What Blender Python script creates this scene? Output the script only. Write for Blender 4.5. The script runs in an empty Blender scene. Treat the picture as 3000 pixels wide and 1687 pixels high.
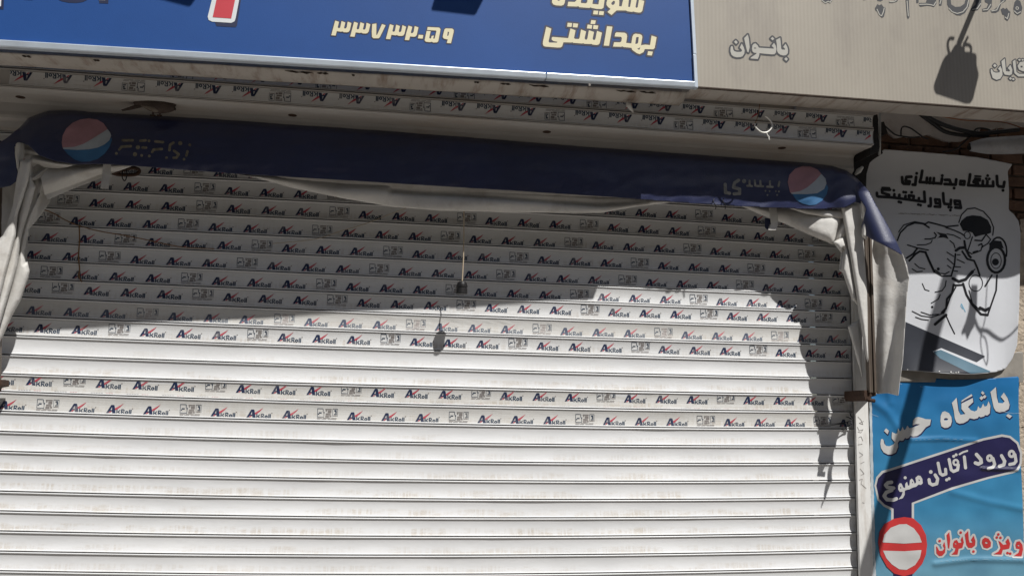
import bpy, bmesh, math, random
import numpy as np
from mathutils import Vector, Matrix, noise

random.seed(7)
rng = np.random.default_rng(7)
scn = bpy.context.scene
COL = scn.collection

# ------------------------------------------------------------------ camera
W, H = 3000.0, 1687.0
F_PX, YAW, PITCH, ROLL, DIST, CAMZ = 2757.0, .1507, .1354, .021, 3.933, 1.6
_cy, _sy, _cp, _sp = math.cos(YAW), math.sin(YAW), math.cos(PITCH), math.sin(PITCH)
FWD = np.array([_sy * _cp, _cy * _cp, _sp])
_r0 = np.array([_cy, -_sy, 0.0])
_u0 = np.cross(_r0, FWD)
RIGHT = math.cos(ROLL) * _r0 + math.sin(ROLL) * _u0
UP = -math.sin(ROLL) * _r0 + math.cos(ROLL) * _u0
CAM = np.array([0, -DIST, CAMZ])
cam_d = bpy.data.cameras.new('camera')
cam_d.sensor_fit = 'HORIZONTAL'
cam_d.sensor_width = 36.0
cam_d.lens = 36.0 * F_PX / W
cam_d.clip_start = .05
cam_d.clip_end = 500
cam = bpy.data.objects.new('camera', cam_d)
COL.objects.link(cam)
mw = Matrix.Identity(4)
for i in range(3):
    mw[i][0], mw[i][1], mw[i][2], mw[i][3] = RIGHT[i], UP[i], -FWD[i], CAM[i]
cam.matrix_world = mw
scn.camera = cam

# ------------------------------------------------------------------ light
KX, K = .5, 1.4                      # sun: shadow shift per metre of depth (sideways, down)
sun_dir = Vector((KX, -1.0, K)).normalized()
elev = math.asin(sun_dir.z)
wd = bpy.data.worlds.new('World')
scn.world = wd
wd.use_nodes = True
nt = wd.node_tree
sky = nt.nodes.new('ShaderNodeTexSky')
sky.sky_type = 'NISHITA'
sky.sun_disc = False
sky.sun_elevation = elev
sky.sun_rotation = math.atan2(sun_dir.x, sun_dir.y)
sky.dust_density = 1.0
nt.links.new(sky.outputs[0], nt.nodes['Background'].inputs[0])
nt.nodes['Background'].inputs[1].default_value = .05
sl = bpy.data.lights.new('sun', 'SUN')
sl.energy = 4.6
sl.angle = math.radians(.55)
sl.color = (1.0, .983, .958)
so = bpy.data.objects.new('sun', sl)
COL.objects.link(so)
so.rotation_euler = sun_dir.to_track_quat('Z', 'Y').to_euler()
so.location = (3, -6, 9)
scn.view_settings.view_transform = 'Standard'
scn.view_settings.look = 'None'
scn.view_settings.exposure = 0.13
scn.view_settings.gamma = 1.0
scn.view_settings.use_curve_mapping = False


# ------------------------------------------------------------------ helpers: pixel -> place
def ray(x, y):
    return FWD + (x - W / 2) / F_PX * RIGHT + (H / 2 - y) / F_PX * UP


def at(x, y, Y=0.0):
    d = ray(x, y)
    return CAM + d * ((Y + DIST) / d[1])


def hit(x, y, P0, n):
    d = ray(x, y)
    return CAM + d * (np.dot(np.asarray(P0) - CAM, n) / np.dot(d, n))


def tag(o, label, cat, group=None, kind=None):
    o['label'] = label
    if cat:
        o['category'] = cat
    if group:
        o['group'] = group
    if kind:
        o['kind'] = kind
    return o


def empty(name, loc=(0, 0, 0)):
    o = bpy.data.objects.new(name, None)
    o.empty_display_size = .1
    o.location = loc
    COL.objects.link(o)
    return o


def link(name, me, parent=None, mats=()):
    o = bpy.data.objects.new(name, me)
    COL.objects.link(o)
    for m in mats:
        me.materials.append(m)
    if parent is not None:
        o.parent = parent
        o.matrix_parent_inverse = Matrix.Translation(parent.location).inverted() if parent.parent is None else Matrix.Identity(4)
    return o


def mesh(name, verts, faces, mats, parent=None, smooth=False, midx=None, uv=None):
    me = bpy.data.meshes.new(name)
    me.from_pydata([tuple(map(float, v)) for v in verts], [], [tuple(f) for f in faces])
    if not isinstance(mats, (list, tuple)):
        mats = [mats]
    if midx is not None:
        me.polygons.foreach_set('material_index', np.asarray(midx, dtype=np.int32))
    if smooth:
        me.polygons.foreach_set('use_smooth', np.ones(len(me.polygons), dtype=bool))
    if uv is not None:
        l = me.uv_layers.new(name='UVMap')
        vi = np.zeros(len(me.loops), dtype=np.int32)
        me.loops.foreach_get('vertex_index', vi)
        l.data.foreach_set('uv', np.asarray(uv, dtype=np.float32)[vi].ravel())
    me.update()
    return link(name, me, parent, mats)


def box_geo(a, b):
    (x0, y0, z0), (x1, y1, z1) = a, b
    v = [(x0, y0, z0), (x1, y0, z0), (x1, y1, z0), (x0, y1, z0), (x0, y0, z1), (x1, y0, z1), (x1, y1, z1), (x0, y1, z1)]
    f = [(0, 3, 2, 1), (4, 5, 6, 7), (0, 1, 5, 4), (1, 2, 6, 5), (2, 3, 7, 6), (3, 0, 4, 7)]
    return v, f


def box(name, a, b, mat, parent=None, bevel=0.0):
    v, f = box_geo(a, b)
    o = mesh(name, v, f, mat, parent)
    if bevel:
        m = o.modifiers.new('bevel', 'BEVEL')
        m.width = bevel
        m.segments = 2
    return o


def prism(name, poly, off, mat, parent=None, bevel=0.0):
    """closed prism from a 3D polygon pushed along off"""
    n = len(poly)
    P = [np.asarray(p, float) for p in poly]
    v = P + [p + np.asarray(off) for p in P]
    f = [tuple(range(n)), tuple(range(2 * n - 1, n - 1, -1))] + [(i, i + n, (i + 1) % n + n, (i + 1) % n) for i in range(n)]
    bm = bmesh.new()
    vs = [bm.verts.new(tuple(p)) for p in v]
    for q in f:
        bm.faces.new([vs[i] for i in q])
    bmesh.ops.recalc_face_normals(bm, faces=bm.faces)
    me = bpy.data.meshes.new(name)
    bm.to_mesh(me)
    bm.free()
    o = link(name, me, parent, [mat])
    if bevel:
        m = o.modifiers.new('bevel', 'BEVEL')
        m.width = bevel
        m.segments = 2
    return o


def catmull(pts, k=6):
    P = [np.asarray(p, float) for p in pts]
    if len(P) < 3:
        return P
    P = [2 * P[0] - P[1]] + P + [2 * P[-1] - P[-2]]
    out = []
    for i in range(1, len(P) - 2):
        a, b, c, d = P[i - 1:i + 3]
        for j in range(k):
            t = j / k
            out.append(.5 * (2 * b + (c - a) * t + (2 * a - 5 * b + 4 * c - d) * t * t + (3 * b - a - 3 * c + d) * t ** 3))
    out.append(P[-2])
    return out


def tube_geo(pts, rad, seg=8, cap=True):
    P = [np.asarray(p, float) for p in pts]
    n = len(P)
    R = list(rad) if hasattr(rad, '__len__') else [rad] * n
    V, Fc = [], []
    t0 = P[1] - P[0]
    t0 /= np.linalg.norm(t0)
    a = np.array([0, 0, 1.0]) if abs(t0[2]) < .9 else np.array([1.0, 0, 0])
    u = np.cross(t0, a)
    u /= np.linalg.norm(u)
    for i in range(n):
        t = P[min(i + 1, n - 1)] - P[max(i - 1, 0)]
        t /= max(np.linalg.norm(t), 1e-9)
        u = u - t * np.dot(u, t)
        u /= max(np.linalg.norm(u), 1e-9)
        w = np.cross(t, u)
        for j in range(seg):
            an = 2 * math.pi * j / seg
            V.append(P[i] + R[i] * (math.cos(an) * u + math.sin(an) * w))
    for i in range(n - 1):
        for j in range(seg):
            Fc.append((i * seg + j, i * seg + (j + 1) % seg, (i + 1) * seg + (j + 1) % seg, (i + 1) * seg + j))
    if cap:
        Fc.append(tuple(range(seg - 1, -1, -1)))
        Fc.append(tuple((n - 1) * seg + j for j in range(seg)))
    return V, Fc


def tube(name, pts, rad, mat, parent=None, seg=8, curve=True, k=6):
    P = catmull(pts, k) if curve else pts
    if hasattr(rad, '__len__') and curve:
        rad = list(np.interp(np.linspace(0, len(rad) - 1, len(P)), range(len(rad)), rad))
    V, Fc = tube_geo(P, rad, seg)
    return mesh(name, V, Fc, mat, parent, smooth=True)


def lathe(name, axis_top, prof, mat, parent=None, seg=24, axis=(0, 0, -1)):
    """prof: list of (distance along axis, radius)"""
    ax = np.asarray(axis, float)
    ax /= np.linalg.norm(ax)
    pts = [np.asarray(axis_top, float) + ax * d for d, r in prof]
    V, Fc = tube_geo(pts, [max(r, 1e-4) for d, r in prof], seg)
    return mesh(name, V, Fc, mat, parent, smooth=False)


# ------------------------------------------------------------------ materials
def mat(name, col, rough=.6, var=.12, scale=9.0, bump=0.0, bscale=60.0, metal=0.0, spec=.4, stretch=(1, 1, 1), dirt=None, dirt_amt=0.0, dirt_scale=5.0, coat=0.0, sheen=0.0, dirt_stretch=(1, 1, 1), transl=0.0):
    m = bpy.data.materials.new(name)
    m.use_nodes = True
    t = m.node_tree
    b = t.nodes['Principled BSDF']
    b.inputs['Roughness'].default_value = rough
    b.inputs['Metallic'].default_value = metal
    b.inputs['Specular IOR Level'].default_value = spec
    b.inputs['Coat Weight'].default_value = coat
    b.inputs['Coat Roughness'].default_value = .5
    b.inputs['Sheen Weight'].default_value = sheen
    tc = t.nodes.new('ShaderNodeTexCoord')
    mp = t.nodes.new('ShaderNodeMapping')
    mp.inputs['Scale'].default_value = stretch
    t.links.new(tc.outputs['Object'], mp.inputs[0])
    nz = t.nodes.new('ShaderNodeTexNoise')
    nz.inputs['Scale'].default_value = scale
    nz.inputs['Detail'].default_value = 8
    nz.inputs['Roughness'].default_value = .65
    t.links.new(mp.outputs[0], nz.inputs[0])
    rp = t.nodes.new('ShaderNodeValToRGB')
    rp.color_ramp.elements[0].position = .28
    rp.color_ramp.elements[1].position = .72
    c = np.array(col)
    rp.color_ramp.elements[0].color = (*np.clip(c * (1 - var), 0, 1), 1)
    rp.color_ramp.elements[1].color = (*np.clip(c * (1 + var), 0, 1), 1)
    t.links.new(nz.outputs[0], rp.inputs[0])
    out = rp.outputs[0]
    if dirt is not None:
        mp2 = t.nodes.new('ShaderNodeMapping')
        mp2.inputs['Scale'].default_value = dirt_stretch
        t.links.new(tc.outputs['Object'], mp2.inputs[0])
        n2 = t.nodes.new('ShaderNodeTexNoise')
        n2.inputs['Scale'].default_value = dirt_scale
        n2.inputs['Detail'].default_value = 10
        n2.inputs['Roughness'].default_value = .7
        t.links.new(mp2.outputs[0], n2.inputs[0])
        r2 = t.nodes.new('ShaderNodeValToRGB')
        r2.color_ramp.elements[0].position = .5
        r2.color_ramp.elements[1].position = .72
        r2.color_ramp.elements[0].color = (0, 0, 0, 1)
        r2.color_ramp.elements[1].color = (dirt_amt,) * 3 + (1,)
        t.links.new(n2.outputs[0], r2.inputs[0])
        mx = t.nodes.new('ShaderNodeMixRGB')
        mx.inputs[2].default_value = (*dirt, 1)
        t.links.new(r2.outputs[0], mx.inputs[0])
        t.links.new(out, mx.inputs[1])
        out = mx.outputs[0]
    t.links.new(out, b.inputs['Base Color'])
    if bump:
        n3 = t.nodes.new('ShaderNodeTexNoise')
        n3.inputs['Scale'].default_value = bscale
        n3.inputs['Detail'].default_value = 6
        t.links.new(mp.outputs[0], n3.inputs[0])
        bp = t.nodes.new('ShaderNodeBump')
        bp.inputs['Strength'].default_value = bump
        bp.inputs['Distance'].default_value = .01
        t.links.new(n3.outputs[0], bp.inputs['Height'])
        t.links.new(bp.outputs[0], b.inputs['Normal'])
    if transl:
        tr = t.nodes.new('ShaderNodeBsdfTranslucent')
        t.links.new(out, tr.inputs[0])
        ms = t.nodes.new('ShaderNodeMixShader')
        ms.inputs[0].default_value = transl
        t.links.new(b.outputs[0], ms.inputs[1])
        t.links.new(tr.outputs[0], ms.inputs[2])
        t.links.new(ms.outputs[0], t.nodes['Material Output'].inputs[0])
    return m


def slat_material(name, base, stain, amt, fill=0.0):
    """enamelled slat; UV: u metres along, v 0 (top) .. 1 (bottom). Dust film streaks low on the slat."""
    m = bpy.data.materials.new(name)
    m.use_nodes = True
    t = m.node_tree
    L = t.links.new
    b = t.nodes['Principled BSDF']
    b.inputs['Roughness'].default_value = .38
    b.inputs['Specular IOR Level'].default_value = .45
    uv = t.nodes.new('ShaderNodeUVMap')
    uv.uv_map = 'UVMap'
    oi = t.nodes.new('ShaderNodeObjectInfo')
    sep = t.nodes.new('ShaderNodeSeparateXYZ')
    L(uv.outputs[0], sep.inputs[0])
    rnd = t.nodes.new('ShaderNodeMath')
    rnd.operation = 'MULTIPLY'
    rnd.inputs[1].default_value = 37.0
    L(oi.outputs['Random'], rnd.inputs[0])

    def noise_at(sx, sv, scale, det, rough=.6):
        cmb = t.nodes.new('ShaderNodeCombineXYZ')
        a = t.nodes.new('ShaderNodeMath')
        a.operation = 'MULTIPLY'
        a.inputs[1].default_value = sx
        L(sep.outputs[0], a.inputs[0])
        c = t.nodes.new('ShaderNodeMath')
        c.operation = 'MULTIPLY'
        c.inputs[1].default_value = sv
        L(sep.outputs[1], c.inputs[0])
        L(a.outputs[0], cmb.inputs[0])
        L(c.outputs[0], cmb.inputs[1])
        L(rnd.outputs[0], cmb.inputs[2])
        n = t.nodes.new('ShaderNodeTexNoise')
        n.inputs['Scale'].default_value = scale
        n.inputs['Detail'].default_value = det
        n.inputs['Roughness'].default_value = rough
        L(cmb.outputs[0], n.inputs[0])
        return n.outputs[0]

    def ramp(sock, stops):
        r = t.nodes.new('ShaderNodeValToRGB')
        e = r.color_ramp.elements
        e[0].position, e[0].color = stops[0][0], (stops[0][1],) * 3 + (1,)
        e[1].position, e[1].color = stops[-1][0], (stops[-1][1],) * 3 + (1,)
        for p, v in stops[1:-1]:
            q = e.new(p)
            q.color = (v,) * 3 + (1,)
        L(sock, r.inputs[0])
        return r.outputs[0]

    def mul(a, b_):
        q = t.nodes.new('ShaderNodeMath')
        q.operation = 'MULTIPLY'
        L(a, q.inputs[0])
        L(b_, q.inputs[1])
        return q.outputs[0]
    band = ramp(sep.outputs[1], [(0, fill), (.5, fill), (.62, .9), (.82, 1), (.93, .55), (1, .2)])
    blot = ramp(noise_at(2.2, .7, 2.2, 9, .72), [(.44, 0), (.60, 1)])
    fine = ramp(noise_at(60, 14, 2, 6, .8), [(.35, .25), (.65, 1)])
    stre = ramp(noise_at(120, .6, 1, 3, .5), [(.4, .2), (.55, 1)])
    msk = mul(mul(band, blot), mul(fine, stre))
    amtn = t.nodes.new('ShaderNodeMath')
    amtn.operation = 'MULTIPLY'
    rr_ = t.nodes.new('ShaderNodeMapRange')
    L(oi.outputs['Random'], rr_.inputs[0])
    rr_.inputs[3].default_value = amt * .35
    rr_.inputs[4].default_value = amt * 1.25
    L(rr_.outputs[0], amtn.inputs[1])
    L(msk, amtn.inputs[0])
    mx = t.nodes.new('ShaderNodeMixRGB')
    mx.inputs[1].default_value = (*base, 1)
    mx.inputs[2].default_value = (*stain, 1)
    L(amtn.outputs[0], mx.inputs[0])
    # broad tone variation between and along slats
    tone = ramp(noise_at(1.6, .5, 1.6, 6), [(.3, .86), (.7, 1.0)])
    m2 = t.nodes.new('ShaderNodeMixRGB')
    m2.blend_type = 'MULTIPLY'
    m2.inputs[0].default_value = 1
    L(mx.outputs[0], m2.inputs[1])
    L(tone, m2.inputs[2])
    L(m2.outputs[0], b.inputs['Base Color'])
    bp = t.nodes.new('ShaderNodeBump')
    bp.inputs['Strength'].default_value = .12
    bp.inputs['Distance'].default_value = .004
    L(noise_at(14, 2, 2, 5), bp.inputs['Height'])
    L(bp.outputs[0], b.inputs['Normal'])
    return m


MT = dict(
    slat=slat_material('white_enamel_slat', (.73, .73, .725), (.52, .46, .38), .9),
    film=slat_material('dusty_film', (.66, .66, .65), (.45, .39, .32), .8, .25),
    film_old=slat_material('old_dusty_film', (.62, .61, .58), (.42, .36, .28), .95, .3),
    navy_ink=mat('navy_print', (.012, .022, .065), .5, .1, dirt=(.40, .37, .33), dirt_amt=.55, dirt_scale=26),
    slate_ink=mat('slate_print', (.022, .042, .075), .5, .1, dirt=(.40, .37, .33), dirt_amt=.6, dirt_scale=26),
    red_ink=mat('red_print', (.44, .06, .085), .5, .15, dirt=(.50, .40, .38), dirt_amt=.6, dirt_scale=20),
    grey_ink=mat('grey_print', (.20, .18, .17), .6, .3, 90),
    faded_navy=mat('faded_navy_print', (.075, .09, .135), .55, .25, 30),
    faded_slate=mat('faded_slate_print', (.13, .15, .18), .55, .25, 30),
    faded_red=mat('faded_red_print', (.52, .16, .18), .55, .2, 30),
    faded_grey=mat('faded_grey_print', (.42, .38, .36), .6, .25, 60),
    tape=mat('clear_tape', (.40, .40, .39), .25, .15, 12),
    rail=mat('white_rail', (.70, .69, .66), .4, .1, 6, dirt=(.32, .26, .2), dirt_amt=.7, dirt_scale=7, dirt_stretch=(3, 1, .5)),
    dark_gap=mat('dark_interior', (.012, .011, .01), .9, .2),
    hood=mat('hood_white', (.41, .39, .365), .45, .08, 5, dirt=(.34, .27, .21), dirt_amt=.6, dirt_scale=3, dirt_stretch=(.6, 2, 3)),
    rust=mat('rusty_plug', (.045, .022, .012), .8, .4, 40, bump=.4),
    blue_face=mat('blue_flex_face', (.014, .063, .225), .5, .13, 1.2, bump=.05, bscale=300, spec=.25),
    cream=mat('cream_print', (.66, .60, .40), .5, .05),
    dark_out=mat('dark_outline_print', (.035, .032, .055), .5, .1),
    sign_navy=mat('navy_drop_print', (.012, .018, .055), .5, .1),
    white_print=mat('white_print', (.62, .64, .64), .5, .05),
    red_print=mat('sign_red_print', (.50, .045, .06), .45, .06),
    alu=mat('aluminium_trim', (.60, .66, .72), .34, .10, 14, metal=.35, spec=.5, stretch=(1, 1, 1)),
    soffit=mat('stained_soffit', (.42, .385, .345), .7, .14, 3, bump=.2, bscale=18, dirt=(.17, .10, .06), dirt_amt=.85, dirt_scale=2.4, dirt_stretch=(9, 1.5, 1)),
    grime=mat('dark_grime', (.05, .035, .025), .9, .4, 60),
    beige_ink=mat('beige_outline_print', (.045, .046, .05), .55, .1),
    beige_letter=mat('pale_letter_print', (.40, .385, .34), .55, .06),
    valance=mat('navy_valance_cloth', (.012, .018, .070), .42, .26, 3, bump=.15, bscale=200, spec=.5, coat=.55, dirt=(.034, .037, .070), dirt_amt=.55, dirt_scale=2.2, dirt_stretch=(.5, 1, 2)),
    canvas=mat('grey_canvas', (.66, .64, .60), .75, .14, 5, bump=.13, bscale=110, dirt=(.28, .22, .16), dirt_amt=.45, dirt_scale=6, sheen=.1, transl=.12),
    em_red=mat('faded_red_emblem', (.35, .19, .22), .6, .16, 10),
    em_white=mat('faded_white_emblem', (.38, .42, .46), .6, .1, 14),
    em_blue=mat('blue_emblem', (.04, .135, .28), .55, .15, 14),
    em_gold=mat('worn_gold_print', (.19, .17, .125), .7, .5, 60),
    em_grey=mat('worn_grey_print', (.22, .22, .21), .7, .4, 60),
    arm=mat('brown_arm', (.12, .095, .075), .5, .25, 12, metal=.3, stretch=(4, 4, .6)),
    iron=mat('black_iron', (.014, .012, .011), .7, .4, 18, bump=.3),
    cord=mat('tan_cord', (.42, .34, .24), .8, .15, 60),
    twine=mat('brown_twine', (.20, .11, .05), .85, .3, 80),
    bakelite=mat('black_bakelite', (.014, .013, .013), .42, .3, 40),
    wire=mat('bare_wire', (.72, .70, .64), .45, .1, metal=.4),
    cable=mat('black_cable', (.012, .013, .016), .5, .3, 30),
    copper=mat('brown_cable', (.24, .09, .03), .6, .2, 30),
    pipe=mat('grey_pipe', (.30, .31, .33), .55, .12, 9, dirt=(.14, .12, .1), dirt_amt=.6, dirt_scale=5),
    plaster=mat('white_plaster', (.50, .47, .45), .85, .12, 6, bump=.5, bscale=30, dirt=(.22, .17, .13), dirt_amt=.5, dirt_scale=8),
    brick=mat('brown_brick', (.13, .075, .05), .9, .4, 14, bump=.7, bscale=50),
    mortar=mat('crumbling_mortar', (.18, .14, .11), .95, .4, 20, bump=.9, bscale=40),
    render_=mat('sand_render', (.42, .35, .27), .95, .25, 18, bump=1.0, bscale=70, dirt=(.16, .11, .07), dirt_amt=.7, dirt_scale=14),
    wall=mat('painted_wall', (.46, .42, .36), .9, .12, 3, bump=.3, bscale=40),
    paper=mat('white_poster_paper', (.56, .57, .59), .42, .04, 5, bump=.06, bscale=9),
    ink=mat('black_poster_ink', (.010, .010, .012), .45, .2, 30),
    p_slate=mat('slate_poster_print', (.030, .033, .042), .45, .15, 8),
    p_teal=mat('steel_blue_poster_print', (.085, .16, .21), .45, .1, 8),
    p_navy=mat('indigo_poster_print', (.016, .014, .060), .4, .15, 8),
    p_white=mat('poster_white_print', (.47, .465, .45), .45, .06, 10),
    p_red=mat('poster_red_print', (.46, .035, .035), .38, .18, 4),
    oldsheet=mat('grey_old_sheet', (.25, .23, .20), .5, .25, 12, bump=.4, bscale=14),
    grey_smear=mat('grey_tape_smear', (.28, .27, .26), .7, .3, 60),
    pen=mat('blue_pen', (.16, .36, .50), .6, .2),
    worn_glint=mat('worn_edge_and_glint', (.40, .44, .46), .8, .15, 40),
    dove=mat('dove_plumage', (.050, .034, .027), .8, .4, 45, bump=.3, bscale=120),
    dove_belly=mat('dove_belly', (.15, .125, .10), .8, .2, 45),
    flood=mat('black_floodlight', (.02, .02, .022), .4, .2),
    pole=mat('galvanised_pole', (.35, .35, .34), .5, .15, 12, metal=.4),
    pave=mat('paving', (.19, .172, .152), .9, .18, 2.5, bump=.3, bscale=30),
    road=mat('asphalt', (.06, .058, .055), .95, .2, 3, bump=.4, bscale=60),
    kerb=mat('kerb_stone', (.42, .40, .37), .9, .15, 8),
)

# beige backlit face: faint upright ribs
m = mat('beige_flex_face', (.325, .292, .24), .5, .10, 1.3, bump=.04, bscale=260, dirt=(.20, .175, .15), dirt_amt=.6, dirt_scale=2.2, dirt_stretch=(1.6, 1, .45))
t = m.node_tree
wv = t.nodes.new('ShaderNodeTexWave')
wv.inputs['Scale'].default_value = 19
wv.inputs['Distortion'].default_value = .6
wv.inputs['Detail'].default_value = 2
tcn = [n for n in t.nodes if n.type == 'TEX_COORD'][0]
t.links.new(tcn.outputs['Object'], wv.inputs[0])
rw = t.nodes.new('ShaderNodeValToRGB')
rw.color_ramp.elements[0].color = (.92, .92, .92, 1)
rw.color_ramp.elements[1].color = (1, 1, 1, 1)
t.links.new(wv.outputs[0], rw.inputs[0])
mxx = t.nodes.new('ShaderNodeMixRGB')
mxx.blend_type = 'MULTIPLY'
mxx.inputs[0].default_value = 1
bs = t.nodes['Principled BSDF']
t.links.new(bs.inputs['Base Color'].links[0].from_socket, mxx.inputs[1])
t.links.new(rw.outputs[0], mxx.inputs[2])
t.links.new(mxx.outputs[0], bs.inputs['Base Color'])
MT['beige_face'] = m

# blue poster: printed top-to-bottom fade from deep to pale blue
m = bpy.data.materials.new('blue_poster_print')
m.use_nodes = True
t = m.node_tree
bs = t.nodes['Principled BSDF']
bs.inputs['Roughness'].default_value = .42
bs.inputs['Specular IOR Level'].default_value = .25
tc = t.nodes.new('ShaderNodeTexCoord')
sp = t.nodes.new('ShaderNodeSeparateXYZ')
t.links.new(tc.outputs['Object'], sp.inputs[0])
mr = t.nodes.new('ShaderNodeMapRange')
mr.inputs[1].default_value, mr.inputs[2].default_value = .9, 1.85
t.links.new(sp.outputs[2], mr.inputs[0])
cr = t.nodes.new('ShaderNodeValToRGB')
cr.color_ramp.elements[0].color = (.15, .31, .39, 1)
cr.color_ramp.elements[1].color = (.012, .130, .325, 1)
q = cr.color_ramp.elements.new(.35)
q.color = (.048, .225, .38, 1)
t.links.new(mr.outputs[0], cr.inputs[0])
nz = t.nodes.new('ShaderNodeTexNoise')
nz.inputs['Scale'].default_value = 5
nz.inputs['Detail'].default_value = 9
t.links.new(tc.outputs['Object'], nz.inputs[0])
rr = t.nodes.new('ShaderNodeValToRGB')
rr.color_ramp.elements[0].position, rr.color_ramp.elements[1].position = .3, .7
rr.color_ramp.elements[0].color = (.74, .76, .80, 1)
t.links.new(nz.outputs[0], rr.inputs[0])
mx = t.nodes.new('ShaderNodeMixRGB')
mx.blend_type = 'MULTIPLY'
mx.inputs[0].default_value = 1
t.links.new(cr.outputs[0], mx.inputs[1])
t.links.new(rr.outputs[0], mx.inputs[2])
t.links.new(mx.outputs[0], bs.inputs['Base Color'])
MT['p_blue'] = m


# ------------------------------------------------------------------ flat print: shapes traced on the photo, laid on a surface
def poly_sdf(GX, GY, P):
    d = np.full(GX.shape, 1e9)
    ins = np.zeros(GX.shape, bool)
    n = len(P)
    for i in range(n):
        x0, y0 = P[i]
        x1, y1 = P[(i + 1) % n]
        ex, ey = x1 - x0, y1 - y0
        t_ = np.clip(((GX - x0) * ex + (GY - y0) * ey) / max(ex * ex + ey * ey, 1e-9), 0, 1)
        d = np.minimum(d, (GX - x0 - t_ * ex) ** 2 + (GY - y0 - t_ * ey) ** 2)
        if y0 != y1:
            c = (y0 > GY) != (y1 > GY)
            ins ^= c & (GX < (x1 - x0) * (GY - y0) / (y1 - y0) + x0)
    d = np.sqrt(d)
    return np.where(ins, -d, d)


def line_sdf(GX, GY, P, w, w1=None):
    d = np.full(GX.shape, 1e9)
    n = len(P) - 1
    for i in range(max(n, 1)):
        x0, y0 = P[i]
        x1, y1 = P[min(i + 1, n)]
        ex, ey = x1 - x0, y1 - y0
        t_ = np.clip(((GX - x0) * ex + (GY - y0) * ey) / max(ex * ex + ey * ey, 1e-9), 0, 1)
        hw = w if w1 is None else w + (w1 - w) * (i + t_) / max(n, 1)
        d = np.minimum(d, np.sqrt((GX - x0 - t_ * ex) ** 2 + (GY - y0 - t_ * ey) ** 2) - hw)
    return d


class Shapes:
    """traced outlines in the pixels of an enlarged crop (x0, y0, scale)"""

    def __init__(self, T):
        self.T = T
        self.items = []

    def c(self, pts):
        x0, y0, s = self.T
        return [(x0 + p[0] / s, y0 + p[1] / s) for p in pts]

    def poly(self, *ps):
        for p in ps:
            self.items.append(('p', self.c(p)))
        return self

    def hole(self, *ps):
        for p in ps:
            self.items.append(('h', self.c(p)))
        return self

    def line(self, w, *ps, w1=None):
        for p in ps:
            self.items.append(('l', self.c(p), w / 2 / self.T[2], None if w1 is None else w1 / 2 / self.T[2]))
        return self

    def dot(self, r, *ps):
        for p in ps:
            self.items.append(('l', self.c([p]), r / self.T[2], None))
        return self

    def ring(self, w, cx, cy, rx, ry, a0=0, a1=360):
        n = max(6, int((a1 - a0) / 20))
        return self.line(w, [(cx + rx * math.cos(math.radians(a0 + (a1 - a0) * i / n)), cy + ry * math.sin(math.radians(a0 + (a1 - a0) * i / n))) for i in range(n + 1)])

    def shifted(self, dx, dy):
        s = Shapes(self.T)
        dx, dy = dx / self.T[2], dy / self.T[2]
        for it in self.items:
            s.items.append((it[0], [(a + dx, b + dy) for a, b in it[1]]) + tuple(it[2:]))
        return s

    def grid(self, res, pad):
        pts = np.array([p for it in self.items for p in it[1]])
        wmax = max([it[2] for it in self.items if it[0] == 'l'] + [0])
        x0, y0 = pts.min(0) - pad - wmax - res
        x1, y1 = pts.max(0) + pad + wmax + res
        xs = np.arange(x0, x1 + res, res)
        ys = np.arange(y0, y1 + res, res)
        GX, GY = np.meshgrid(xs, ys)
        d = np.full(GX.shape, 1e9)
        for it in self.items:
            if it[0] == 'h':
                continue
            if it[0] == 'p':
                xx = np.array(it[1])
                r = 0
            else:
                xx = np.array(it[1])
                r = max(it[2], it[3] or 0)
            a = slice(max(0, int((xx[:, 1].min() - r - pad - y0) / res) - 2), int((xx[:, 1].max() + r + pad - y0) / res) + 3)
            b = slice(max(0, int((xx[:, 0].min() - r - pad - x0) / res) - 2), int((xx[:, 0].max() + r + pad - x0) / res) + 3)
            s = poly_sdf(GX[a, b], GY[a, b], it[1]) if it[0] == 'p' else line_sdf(GX[a, b], GY[a, b], it[1], it[2], it[3])
            d[a, b] = np.minimum(d[a, b], s)
        for it in self.items:
            if it[0] == 'h':
                d = np.maximum(d, -poly_sdf(GX, GY, it[1]))
        return xs, ys, d


def contour_mesh(xs, ys, d, iso=0.0, run=20):
    """cells of the region d < iso as 2D polygons; shared vertices"""
    e = d - iso
    ins = e < 0
    V, idx, Fc = [], {}, []

    def vid(x, y):
        k = (round(x * 64), round(y * 64))
        if k not in idx:
            idx[k] = len(V)
            V.append((x, y))
        return idx[k]
    ny, nx = e.shape
    cnt = ins[:-1, :-1].astype(int) + ins[1:, :-1] + ins[:-1, 1:] + ins[1:, 1:]
    for j in range(ny - 1):
        row = cnt[j]
        if not row.any():
            continue
        i = 0
        while i < nx - 1:
            k = row[i]
            if k == 0:
                i += 1
                continue
            if k == 4:
                i2 = i
                while i2 < nx - 1 and row[i2] == 4 and i2 - i < run:
                    i2 += 1
                Fc.append([vid(xs[i], ys[j]), vid(xs[i2], ys[j]), vid(xs[i2], ys[j + 1]), vid(xs[i], ys[j + 1])])
                i = i2
                continue
            cs = [(i, j), (i + 1, j), (i + 1, j + 1), (i, j + 1)]
            pts = []
            for q in range(4):
                a, b = cs[q], cs[(q + 1) % 4]
                ea, eb = e[a[1], a[0]], e[b[1], b[0]]
                if ea < 0:
                    pts.append((xs[a[0]], ys[a[1]]))
                if (ea < 0) != (eb < 0):
                    t_ = min(max(ea / (ea - eb), .02), .98)
                    pts.append((xs[a[0]] + t_ * (xs[b[0]] - xs[a[0]]), ys[a[1]] + t_ * (ys[b[1]] - ys[a[1]])))
            f = []
            for p in pts:
                w = vid(*p)
                if w not in f:
                    f.append(w)
            if len(f) >= 3:
                Fc.append(f)
            i += 1
    return V, Fc


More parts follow.
